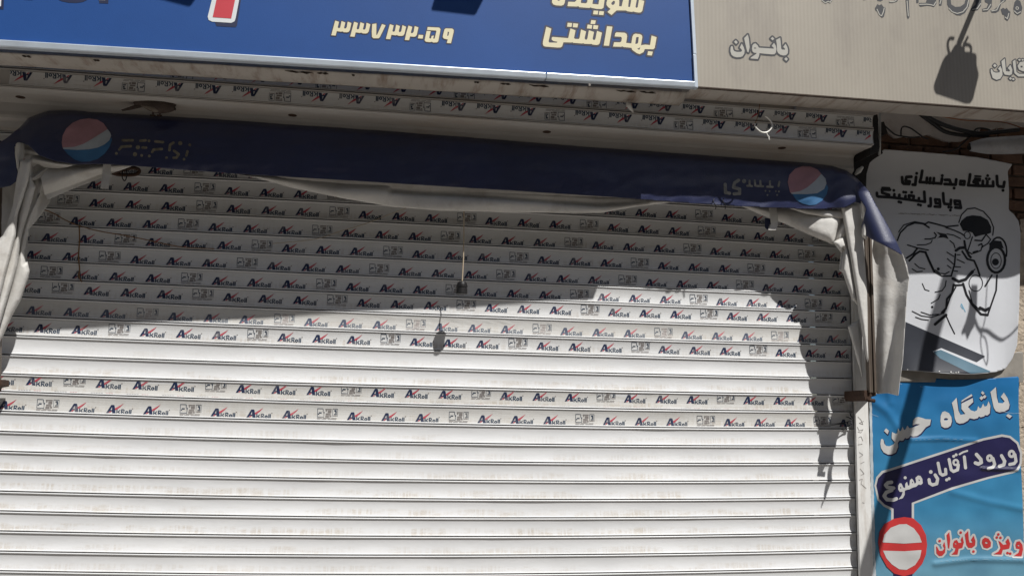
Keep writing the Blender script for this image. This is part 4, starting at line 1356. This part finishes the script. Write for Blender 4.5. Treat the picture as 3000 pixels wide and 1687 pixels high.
tag(o, 'dark wire hook hanging beside the left canvas strap', 'hook')
o = tube('rusty_ring', [at(330, 508, -.12), at(355, 500, -.13), at(390, 492, -.12), at(408, 500, -.11), at(395, 512, -.11), at(350, 512, -.11), at(330, 508, -.12)], .0075, MT['rust'])
tag(o, 'rusty metal ring tucked behind the left canvas strap', 'ring')
for px0, lab in ((2090, 'left of the two thin wire hooks under the valance near its right emblem'), (2118, 'right of the two thin wire hooks under the valance near its right emblem')):
    o = tube('wire_hook', [at(px0 + 4, 580, -.245), at(px0, 590, -.25), at(px0 + 4, 600, -.245), at(px0 + 14, 622, -.23), at(px0 - 20 + (px0 - 2090) * -.6, 655, -.21)] if False else [at(px0 + 2, 582, -.247), at(px0, 592, -.25), at(px0 + 8, 603, -.24), at(px0 + 6, 612, -.22)], .002, MT['cable'])
    tag(o, lab, 'hook')

fw = empty('frayed_wires', tuple(at(2496, 1236, -.02)))
tag(fw, 'tuft of frayed black wires sticking out beside the right guide rail', 'wires')
for pts in ([(2497, 1232), (2475, 1237), (2440, 1241), (2410, 1240)], [(2497, 1236), (2470, 1240), (2430, 1246)], [(2496, 1228), (2486, 1222), (2478, 1220)], [(2497, 1240), (2482, 1250), (2468, 1262)], [(2498, 1226), (2492, 1215), (2490, 1208)], [(2497, 1238), (2476, 1254), (2465, 1258)]):
    tube('strand', [at(x, y, -.030 + .012 * k) if k == 0 else at(x, y, -.022) for k, (x, y) in enumerate(pts)], [.0032, .0022, .0014, .001][:len(pts)], MT['cable'], fw, 6)

# ------------------------------------------------------------------ gap under the beige sign: cables and pipe
C6 = lambda x, y, Y=-.05: at(2500 + x / 5.152, 310 + y / 5.152, Y)
def cable_(label, pts, r, m='cable', cat='cable'):
    o = tube('cable', pts, r, MT[m])
    tag(o, label, cat)
    return o
cable_('upper thick black cable sweeping right under the beige sign', [C6(900, 20, -.09), C6(1080, 140, -.08), C6(1250, 240, -.07), C6(1450, 320, -.06), C6(1650, 375, -.06), C6(1900, 420, -.09), C6(2150, 400, -.12), C6(2500, 360, -.14)], .0105)
cable_('lower thick black cable looping over the plaster patch', [C6(920, 60, -.08), C6(1080, 180, -.07), C6(1220, 280, -.06), C6(1380, 390, -.05), C6(1600, 440, -.05), C6(1800, 445, -.07), C6(2050, 440, -.11)], .0095)
cable_('thin brown wire running just below the beige sign edge', [C6(1200, 130, -.1), C6(1450, 185, -.1), C6(1750, 225, -.1), C6(2250, 250, -.1), C6(2576, 350, -.1), C6(2900, 480, -.1)], .0028, 'copper')
cable_('thin black wire arching on the plaster beside the bracket', [C6(720, 460), C6(720, 380), C6(740, 325), C6(790, 315), C6(880, 350), C6(980, 420), C6(1060, 480), C6(1130, 500)], .0036)
cable_('thin black wire trailing from the bracket to the brickwork', [C6(480, 310, -.12), C6(560, 380, -.07), C6(640, 440), C6(760, 465), C6(900, 480), C6(1000, 470)], .0036)
cable_('black wire crossing down behind the grey pipe', [C6(1880, 380, -.07), C6(1750, 480, -.07), C6(1640, 580, -.06), C6(1540, 660, -.05), C6(1350, 700, -.04)], .0036)
cable_('tangle of thin black wire above the grey pipe', [C6(1820, 390, -.1), C6(1860, 350, -.1), C6(1950, 340, -.1), C6(2060, 370, -.11), C6(2110, 430, -.11)], .004)
pp = empty('grey_pipe', tuple(C6(2200, 600, -.12)))
tag(pp, 'grey tapered plastic pipe end lying against the bricks under the beige sign', 'pipe')
tube('pipe_body', [C6(1760, 620, -.10), C6(1900, 610, -.11), C6(2050, 605, -.12), C6(2300, 598, -.125), C6(2600, 585, -.13), C6(3300, 560, -.13)], [.020, .031, .038, .041, .042, .042], MT['pipe'], pp, 20)
tube('pipe_mouth', [C6(1752, 620, -.10), C6(1758, 620, -.10)], .0165, MT['dark_gap'], pp, 16, False)

# ================================================================== POSTERS
def poster_y(x, y):
    Y = -.036 - .004 * math.sin(x / 60 + y / 130) - .003 * math.sin(y / 70 - x / 95)
    if y > 960:                                  # lower edge curls away from the wall
        s = min((y - 960) / 130, 1)
        Y -= .036 * s ** 2 * max(0, 1 - ((x - 2795) / 150) ** 2) + .004 * s
    if y < 520:
        Y -= .02 * ((520 - y) / 80) ** 2
    if x > 2930:
        Y -= .012 * ((x - 2930) / 50) ** 2
    return Y


psurf = lambda x, y: at(x, y, poster_y(x, y))
p1 = empty('poster', tuple(at(2760, 1090, -.04)))
tag(p1, 'white gym poster with black line drawing of a man curling a dumbbell', 'poster')
cloth('poster_sheet', [(2540, 485), (2590, 438), (2700, 446), (2810, 455), (2870, 462), (2966, 481), (2952, 502), (2956, 560), (2955, 615), (2970, 628), (2984, 648), (2990, 680), (2986, 900), (2980, 1010), (2966, 1050), (2945, 1080), (2915, 1090), (2850, 1097), (2780, 1095), (2700, 1087), (2560, 1080), (2548, 800), (2536, 560)], poster_y, MT['paper'], p1, 5, .0008)
TP = (2540, 480, 6.133)
tx = Shapes(TP).line(54, [(628, 245), (635, 340), (660, 362), (755, 365), (765, 320), (690, 310), (705, 240), (795, 235)], [(880, 240), (870, 330), (865, 380), (818, 377)], [(990, 130), (970, 250), (945, 330), (1330, 358), (1345, 270)], [(1075, 255), (1065, 345)], [(1135, 260), (1125, 350)], [(1200, 262), (1190, 355)], [(1400, 292), (1480, 292), (1500, 340), (1490, 372), (1392, 366)], [(1490, 372), (1590, 378), (1600, 285)], [(1680, 312), (1750, 317), (1742, 378), (1672, 373), (1680, 312)], [(1850, 195), (1835, 300), (1815, 388), (1980, 398), (2265, 404), (2262, 325)], [(2020, 302), (1920, 308), (1912, 330), (1990, 355), (1995, 398)], [(2080, 312), (2075, 400)], [(2160, 318), (2155, 400)], [(2330, 225), (2340, 380), (2362, 408), (2450, 418), (2465, 330)])
tx.line(34, [(1938, 225), (2040, 230)], [(1932, 266), (2030, 272)]).dot(28, (890, 175), (1350, 215), (1562, 440), (2440, 480)).dot(26, (2165, 215), (2140, 270), (2195, 275))
tx.line(52, [(175, 525), (180, 578), (202, 592), (390, 602), (395, 560), (270, 522), (268, 465), (410, 470)], [(390, 602), (500, 612), (1038, 686), (1026, 505)], [(490, 550), (485, 610)], [(580, 560), (575, 620)], [(690, 580), (685, 635)], [(930, 620), (925, 670)], [(752, 572), (838, 582), (830, 640)], [(752, 572), (760, 640)], [(1140, 622), (1145, 720), (1138, 762), (1105, 760)], [(1222, 642), (1300, 647), (1310, 718), (1310, 776), (1215, 770)], [(1222, 642), (1232, 708), (1305, 714)], [(1365, 532), (1375, 680), (1392, 722), (1500, 732), (1506, 652)], [(1572, 666), (1662, 672), (1674, 735), (1684, 796), (1585, 788)], [(1572, 666), (1582, 730), (1670, 735)])
tx.line(34, [(270, 430), (400, 436)]).dot(27, (480, 480), (800, 515), (570, 685), (605, 695), (655, 510), (695, 515), (920, 735), (960, 745), (1465, 780), (1510, 785), (1495, 835))
print_on('heading', tx, psurf, MT['ink'], p1, .0014, res=.8, run=6)
sm_ = Shapes(TP)
for k in range(26):
    xx = 560 + k * 42 + random.uniform(-14, 14)
    sm_.line(random.uniform(5, 17), [(xx, 893 + k * 1.5 + random.uniform(-9, 9)), (xx + random.uniform(20, 70), 897 + k * 1.5 + random.uniform(-9, 9))])
print_on('tape_smear', sm_, psurf, MT['grey_smear'], p1, .0010, res=.8, run=6)
print_on('pen_mark', Shapes((2250, 450, 2.069)).line(5, [(1172, 910), (1195, 958)], [(1172, 910), (1168, 925), (1180, 940)]), psurf, MT['pen'], p1, .0012, res=.7)
TF = (2600, 590, 4.026)
fg = Shapes(TF)
for w0, p in ((12, [(115, 460), (150, 370), (230, 290), (320, 255), (420, 265), (490, 310)]), (8, [(130, 360), (190, 280), (320, 240), (450, 265)]), (12, [(450, 265), (480, 245), (580, 270), (690, 300), (830, 285)]), (10, [(690, 310), (780, 340), (870, 380), (910, 410)]), (8, [(700, 385), (780, 400), (860, 440)]),
              (10, [(550, 370), (575, 400), (560, 430), (500, 445), (440, 445)]), (8, [(525, 460), (510, 490), (450, 512), (350, 515)]), (10, [(235, 515), (350, 550), (480, 575)]), (14, [(350, 555), (300, 620), (225, 668)]), (16, [(255, 700), (330, 620), (380, 590), (450, 600)]), (18, [(450, 610), (490, 700), (550, 830)]), (12, [(550, 830), (640, 880), (750, 880)]), (9, [(560, 810), (620, 850), (680, 855), (725, 830)]),
              (13, [(800, 620), (790, 740), (750, 880)]), (8, [(700, 600), (780, 650)]), (8, [(705, 675), (775, 740)]), (8, [(705, 755), (750, 790)]), (8, [(820, 630), (855, 630)]), (8, [(820, 685), (905, 725)]), (8, [(790, 770), (860, 775)]), (8, [(785, 820), (825, 825)]), (22, [(805, 580), (850, 550), (900, 545)]), (8, [(735, 465), (780, 500), (795, 550)]),
              (24, [(770, 910), (840, 945), (920, 920), (1000, 830)]), (8, [(1000, 830), (1030, 800)]), (15, [(880, 590), (940, 680), (1020, 700), (1060, 790), (1085, 870)]), (18, [(890, 970), (930, 1100), (1000, 1220), (1100, 1330), (1180, 1340)]), (13, [(1180, 1340), (1280, 1050), (1290, 870)]), (13, [(1150, 1000), (1230, 870)]), (24, [(1090, 1255), (1150, 1285), (1200, 1260)]), (8, [(960, 1050), (1000, 1200), (1090, 1280)]),
              (16, [(780, 980), (760, 1080), (700, 1150), (690, 1260), (640, 1310)]), (10, [(805, 1010), (740, 1130), (700, 1240), (660, 1320)]), (16, [(800, 990), (880, 985)]), (8, [(290, 1295), (400, 1350), (520, 1365), (600, 1340), (650, 1320)]), (8, [(395, 1305), (500, 1340), (600, 1330)]), (8, [(330, 1365), (400, 1390), (480, 1400)]), (7, [(410, 970), (440, 1040), (490, 1055)]), (8, [(560, 1070), (640, 1055), (680, 1000), (690, 935)]), (8, [(515, 1200), (600, 1150), (620, 1100)]),
              (8, [(320, 735), (370, 780), (440, 798)]), (8, [(290, 797), (345, 830), (410, 825)]), (22, [(560, 1449), (640, 1380), (690, 1340)]), (9, [(690, 1345), (735, 1449), (790, 1560)]), (9, [(840, 250), (870, 160), (940, 90), (1030, 80), (1130, 120), (1210, 210), (1250, 310), (1240, 400)]), (9, [(1000, 420), (960, 540), (945, 590), (990, 620), (1050, 600), (1100, 580), (1110, 540), (1180, 500), (1215, 450), (1160, 390)]),
              (11, [(1030, 460), (1110, 465), (1170, 380)]), (11, [(1010, 600), (1060, 585)]), (18, [(905, 470), (920, 560), (960, 640), (980, 660)]), (10, [(1070, 520), (1110, 500), (1120, 540)])):
    fg.line(w0 * 1.45 + 1, p)
fg.poly([(570, 360), (630, 375), (690, 385), (720, 445), (660, 425), (600, 430), (580, 445), (620, 400)], [(850, 270), (870, 230), (930, 180), (1000, 165), (1100, 175), (1180, 220), (1220, 300), (1220, 370), (1180, 385), (1100, 400), (1030, 420), (1000, 370), (940, 350), (890, 350)])
fg.dot(14, (525, 1245)).dot(18, (597, 797)).ring(10, 1040, 965, 80, 95).ring(10, 940, 400, 36, 42).ring(30, 1280, 690, 105, 150).ring(9, 1278, 700, 62, 92).ring(20, 1305, 590, 100, 165, 180, 380).dot(40, (1272, 715)).poly([(1195, 500), (1240, 460), (1340, 470), (1370, 560), (1300, 530), (1220, 560)])
print_on('line_drawing', fg, psurf, MT['ink'], p1, .0014, res=.75, run=6)
TQ = (2600, 900, 6.44)
print_on('slate_band', Shapes(TQ).poly([(-200, 40), (355, 282), (1845, 925), (1680, 1035), (1015, 765), (850, 830), (990, 960), (1570, 1250), (1000, 1225), (500, 1190), (-200, 1165)]), psurf, MT['p_slate'], p1, .0012, res=2, run=4)
print_on('steel_band', Shapes(TQ).poly([(1000, 800), (1960, 1215), (1570, 1250), (985, 960), (860, 838)]), psurf, MT['p_teal'], p1, .0018, res=2, run=4)
print_on('footer_letters', Shapes(TQ).poly([(1180, 1205), (1205, 1205), (1205, 1236), (1180, 1236)], [(1215, 1228), (1250, 1228), (1250, 1242), (1215, 1242)], [(1325, 1208), (1345, 1208), (1345, 1240), (1325, 1240)], [(1270, 1222), (1310, 1222), (1310, 1240), (1270, 1240)], [(960, 1196), (985, 1196), (985, 1216), (960, 1216)], [(360, 1168), (385, 1168), (385, 1182), (360, 1182)]), psurf, MT['p_white'], p1, .003, res=.8)
# dirty older sheet showing between the posters
o = cloth('old_sheet', [(2545, 1070), (2700, 1076), (2850, 1085), (2930, 1075), (2978, 1030), (2998, 1030), (2998, 1120), (2900, 1120), (2545, 1118)], lambda x, y: -.0275 - .002 * math.sin(x / 30), MT['oldsheet'], None, 5, .0008)
tag(o, 'dirty grey remnant of an older sheet between the two posters', 'paper')

def poster2_y(x, y):
    Y = -.031 - .0035 * math.sin(x / 75 + y / 160) - .0025 * math.sin(y / 48 + x / 210)
    Y += ridge(x, y, [(2560, 1175), (2600, 1205), (2640, 1260)], .008, 12) + ridge(x, y, [(2670, 1288), (2760, 1284), (2860, 1290)], .006, 6) + ridge(x, y, [(2740, 1650), (2850, 1637), (3000, 1640)], .008, 8)
    Y += ridge(x, y, [(2880, 1372), (2990, 1375)], .008, 6) + ridge(x, y, [(2790, 1440), (2900, 1470), (3000, 1490)], .005, 10) + ridge(x, y, [(2600, 1120), (2610, 1180)], .006, 10)
    Y += .004 * noise.noise(Vector((x / 60, y / 45, 1.5)))
    return Y


p2surf = lambda x, y: at(x, y, poster2_y(x, y))
p2 = empty('poster', tuple(at(2760, 1690, -.04)))
tag(p2, 'sky blue poster with white lettering and red barred circle', 'poster')
cloth('poster_sheet', [(2552, 1158), (2580, 1148), (2640, 1100), (2640, 1098), (2700, 1104), (2790, 1112), (2880, 1110), (2985, 1102), (2984, 1180), (2988, 1300), (2994, 1420), (2996, 1470), (3002, 1687), (3006, 1900), (2575, 1900), (2566, 1687), (2558, 1400), (2553, 1200)], poster2_y, MT['p_blue'], p2, 5, .0008)
T4 = (2540, 1110, 5.6)
hs = Shapes(T4).poly([(215, 1060), (225, 985), (250, 978), (268, 1000), (280, 1060), (310, 1092), (360, 1100), (430, 1070), (455, 1035), (400, 970), (405, 865), (465, 895), (495, 885), (505, 805), (530, 850), (550, 850), (580, 780), (605, 835), (625, 825), (660, 760), (690, 805), (750, 790), (870, 740), (800, 735), (745, 760), (750, 680), (790, 630), (840, 620), (900, 635), (960, 655), (1045, 660), (1030, 750), (960, 790), (880, 890), (820, 930), (750, 940), (705, 925), (680, 965), (640, 975), (620, 960), (590, 1005), (555, 1010), (535, 1000), (500, 1040), (505, 1110), (470, 1200), (400, 1235), (340, 1235), (270, 1200), (225, 1130)],
    [(275, 850), (308, 805), (355, 845), (335, 905)], [(1200, 690), (1205, 600), (1230, 540), (1270, 525), (1340, 555), (1380, 620), (1388, 690), (1370, 760), (1320, 795), (1265, 800), (1215, 770)],
    [(1388, 390), (1465, 305), (1495, 520), (1530, 585), (1610, 570), (1545, 490), (1545, 400), (1730, 310), (1738, 375), (1650, 455), (1700, 510), (1760, 530), (1800, 510), (1820, 440), (1845, 480), (1870, 470), (1900, 400), (1925, 450), (1960, 440), (1990, 360), (2020, 440), (2010, 560), (1970, 595), (1930, 590), (1915, 610), (1860, 625), (1830, 610), (1810, 640), (1750, 655), (1680, 640), (1650, 680), (1580, 720), (1510, 730), (1460, 705), (1435, 640), (1420, 520)],
    [(1540, 380), (1550, 350), (1710, 245), (1725, 275), (1600, 340)], [(1865, 225), (1890, 195), (1925, 230), (1895, 260)], [(1840, 310), (1875, 275), (1910, 310), (1870, 345)], [(1890, 290), (1925, 255), (1955, 285), (1925, 320)],
    [(2020, 210), (2110, 130), (2125, 300), (2150, 390), (2220, 395), (2255, 365), (2190, 290), (2240, 220), (2300, 310), (2335, 420), (2320, 490), (2250, 530), (2170, 545), (2110, 525), (2075, 470), (2045, 330)], [(2275, 600), (2310, 570), (2375, 605), (2335, 645)]).hole([(1255, 650), (1290, 635), (1330, 650), (1310, 675), (1265, 675)])
print_on('title_shade', hs.shifted(8, 16), p2surf, MT['p_navy'], p2, .0012, 1.3, res=1, run=6)
print_on('title', hs, p2surf, MT['p_white'], p2, .0022, res=.8, run=6)
wk = Shapes(T4).line(4, [(530, 75), (565, 85)], [(70, 575), (120, 595), (180, 615)], [(2180, 520), (2280, 545), (2400, 565), (2500, 556)], [(860, 120), (905, 128)]).line(3, [(740, 1000), (1000, 985), (1300, 976), (1560, 985)], [(2300, 1452), (2440, 1458), (2560, 1460)], [(1200, 2980), (1420, 2972), (1650, 2955), (2100, 2945), (2520, 2960)])
print_on('crease_wear_and_glint', wk, p2surf, MT['worn_glint'], p2, .0036, res=.7, run=6)  # worn folds; the pale line on the middle crease is a painted highlight
mg = Shapes((0, 0, 1.0)).poly(jag([(2547, 1172), (2553.5, 1170), (2559, 1400), (2566, 1690), (2576, 1900), (2566, 1900), (2556, 1690), (2550, 1400)], .9, 9))
print_on('torn_margin', mg, p2surf, MT['worn_glint'], p2, .0006, res=1, run=6)
T5 = (2540, 1250, 5.6)
print_on('banner_border', Shapes(T5).poly([(118, 960), (150, 820), (240, 720), (400, 675), (900, 510), (1900, 185), (2210, 120), (2350, 145), (2480, 250), (2545, 420), (2535, 600), (2480, 720), (2400, 755), (1990, 850), (1400, 1025), (770, 1260), (770, 1600), (395, 1600), (395, 1365), (270, 1300), (170, 1200)]), p2surf, MT['p_white'], p2, .0012, res=1.5, run=5)
print_on('banner', Shapes(T5).poly([(150, 960), (180, 840), (260, 755), (410, 710), (910, 545), (1910, 220), (2210, 160), (2335, 180), (2450, 275), (2505, 430), (2500, 590), (2450, 690), (2390, 715), (1980, 815), (1390, 985), (730, 1240), (730, 1600), (435, 1600), (435, 1335), (290, 1270), (200, 1180)]).poly([(430, 2300), (740, 2300), (740, 2900), (430, 2900)]), p2surf, MT['p_navy'], p2, .0020, res=1.5, run=5)
bt = Shapes(T5).line(58, [(395, 905), (340, 912), (300, 950), (330, 988), (430, 1000)], [(400, 1035), (310, 1070), (275, 1130), (320, 1188), (420, 1196), (475, 1175)]).poly([(505, 960), (530, 920), (560, 925), (590, 990), (620, 1000), (622, 930), (650, 895), (668, 960), (690, 955), (698, 870), (730, 842), (758, 880), (778, 930), (800, 905), (788, 830), (830, 793), (872, 800), (902, 850), (908, 920), (880, 948), (840, 942), (800, 978), (760, 988), (720, 1003), (690, 1022), (650, 1028), (615, 1042), (612, 1110), (582, 1165), (508, 1188), (560, 1122), (580, 1062), (530, 1062), (505, 1020)]).hole([(535, 985), (552, 980), (556, 1005), (540, 1008)], [(735, 890), (750, 905), (748, 925), (735, 915)], [(838, 855), (858, 862), (862, 885), (842, 880)]).dot(25, (620, 830)).line(52, [(1012, 862), (1022, 920), (1070, 948), (1138, 928), (1153, 850), (1112, 785)]).dot(30, (1040, 735)).line(50, [(1160, 592), (1195, 760), (1232, 788), (1288, 768), (1282, 692)]).dot(25, (1300, 865), (1340, 845)).line(50, [(1340, 532), (1375, 700), (1412, 728), (1480, 700), (1492, 620)]).ring(36, 1450, 580, 38, 42).dot(24, (1415, 480), (1455, 455)).line(50, [(1590, 490), (1610, 668)]).line(30, [(1512, 446), (1570, 412), (1638, 390)]).line(58, [(1790, 450), (1860, 530), (1868, 580), (1820, 606), (1772, 588)]).ring(44, 2005, 510, 36, 42).line(50, [(2060, 515), (2088, 610), (2060, 656), (1985, 682)]).line(54, [(2200, 470), (2252, 560), (2238, 618), (2165, 642)]).ring(44, 2365, 440, 40, 46).line(50, [(2420, 452), (2438, 560), (2408, 598), (2335, 612)])
print_on('banner_text', bt, p2surf, MT['p_white'], p2, .0030, res=.8, run=6)
T6 = (2540, 1480, 5.6)
print_on('barred_circle', Shapes(T6).poly([(175, 600), (200, 430), (280, 300), (430, 215), (600, 185), (750, 205), (880, 320), (960, 480), (980, 640), (960, 800), (900, 950), (760, 1110), (600, 1155), (440, 1110), (320, 1000), (210, 800)]), p2surf, MT['p_red'], p2, .0034, res=1.2, run=5)
print_on('circle_field', Shapes(T6).poly([(245, 600), (280, 470), (380, 360), (520, 305), (640, 300), (760, 370), (850, 490), (890, 600), (600, 620)], [(255, 735), (600, 745), (885, 725), (860, 850), (780, 970), (640, 1050), (520, 1040), (400, 960), (310, 860)]), p2surf, MT['p_white'], p2, .0044, res=1.2, run=5)
rd = Shapes(T6).poly([(1130, 660), (1150, 680), (1180, 740), (1230, 740), (1265, 700), (1240, 650), (1265, 590), (1285, 680), (1275, 770), (1230, 820), (1180, 825), (1135, 780)], [(1300, 480), (1345, 430), (1362, 560), (1345, 705), (1325, 690)], [(1405, 620), (1430, 570), (1470, 560), (1500, 610), (1550, 600), (1530, 560), (1560, 500), (1585, 600), (1560, 690), (1500, 705), (1480, 800), (1380, 800), (1430, 750), (1450, 700), (1410, 680)],
    [(1600, 470), (1655, 410), (1665, 550), (1680, 605), (1730, 605), (1700, 560), (1745, 490), (1775, 580), (1770, 650), (1720, 690), (1660, 690), (1625, 640)], [(1880, 610), (1890, 550), (1930, 520), (1990, 540), (2030, 600), (2025, 670), (1970, 700), (1910, 685)], [(2150, 570), (2180, 590), (2230, 640), (2290, 630), (2265, 590), (2310, 530), (2345, 620), (2330, 700), (2270, 715), (2225, 720), (2200, 800), (2070, 795), (2150, 750), (2185, 690)], [(2430, 640), (2450, 590), (2500, 580), (2545, 640), (2555, 720), (2530, 830), (2400, 825), (2480, 770), (2500, 710), (2440, 700)]).dot(22, (1187, 578), (1533, 440), (1742, 750), (2150, 470), (2125, 520), (2185, 525), (2300, 775), (2345, 785)).hole([(1925, 605), (1950, 590), (1985, 610), (1950, 625)], [(1430, 622), (1450, 612), (1468, 624), (1450, 634)], [(2460, 650), (2485, 640), (2505, 655), (2480, 664)])
print_on('footer_text_edge', rd, p2surf, MT['p_white'], p2, .0014, 5.6, res=1, run=6)
print_on('footer_text', rd, p2surf, MT['p_red'], p2, .0024, res=.8, run=6)

# ------------------------------------------------------------------ things right of the frame whose shadows cross the posters
tA, tB = at(2774, 830, -.036) + SUNV * 1.15, at(2597, 1460, -.036) + SUNV * 1.15
dirv = (tA - tB) / np.linalg.norm(tA - tB)
foot = tB + dirv * ((0 - tB[2]) / dirv[2])
topp = tB + dirv * ((4.6 - tB[2]) / dirv[2])
pl = empty('leaning_pole', tuple(foot))
tag(pl, 'galvanised steel pole leaning beside the shop front to the right', 'pole')
tube('pole_tube', [foot, topp], .036, MT['pole'], pl, 16, False)
lathe('pole_foot', (foot[0], foot[1], .012), [(0, .07), (.010, .072)], MT['pole'], pl, 20)
cb = empty('hanging_wires', tuple(at(2960, 990, -.036) + SUNV * .62))
tag(cb, 'tangle of wires and rag hanging from the gym sign at far right', 'wires')
Q3 = lambda x, y, t_=.62: at(2600 + x / 6.44, 900 + y / 6.44, -.036) + SUNV * t_
tube('wire', [Q3(1900, -600, .6), Q3(1860, -50), Q3(1850, 170), Q3(1800, 400), Q3(1760, 560), Q3(1745, 760), Q3(1760, 1000), Q3(1790, 1190)], .0026, MT['cable'], cb)
tube('wire', [Q3(1600, -400, .6), Q3(1640, 200), Q3(1700, 380), Q3(1780, 520), Q3(1840, 600), Q3(1862, 800), Q3(1840, 1050), Q3(1795, 1190)], .0032, MT['cable'], cb)
tube('wire', [Q3(1650, 220), Q3(1730, 400), Q3(1880, 450), Q3(2000, 560), Q3(2120, 640), Q3(2220, 610), Q3(2340, 520), Q3(2480, 300), Q3(2560, -500, .6)], [.006, .006, .007, .007, .006, .004, .004, .003, .003], MT['cable'], cb)
prism('rag', [Q3(x, y) for x, y in ((1580, -420), (1700, -420), (1690, 0), (1660, 200), (1640, 360), (1600, 420), (1560, 500), (1505, 620), (1470, 480), (1410, 520), (1400, 460), (1480, 260), (1530, 60), (1550, -200))], SUNV * .004, MT['canvas'], cb)
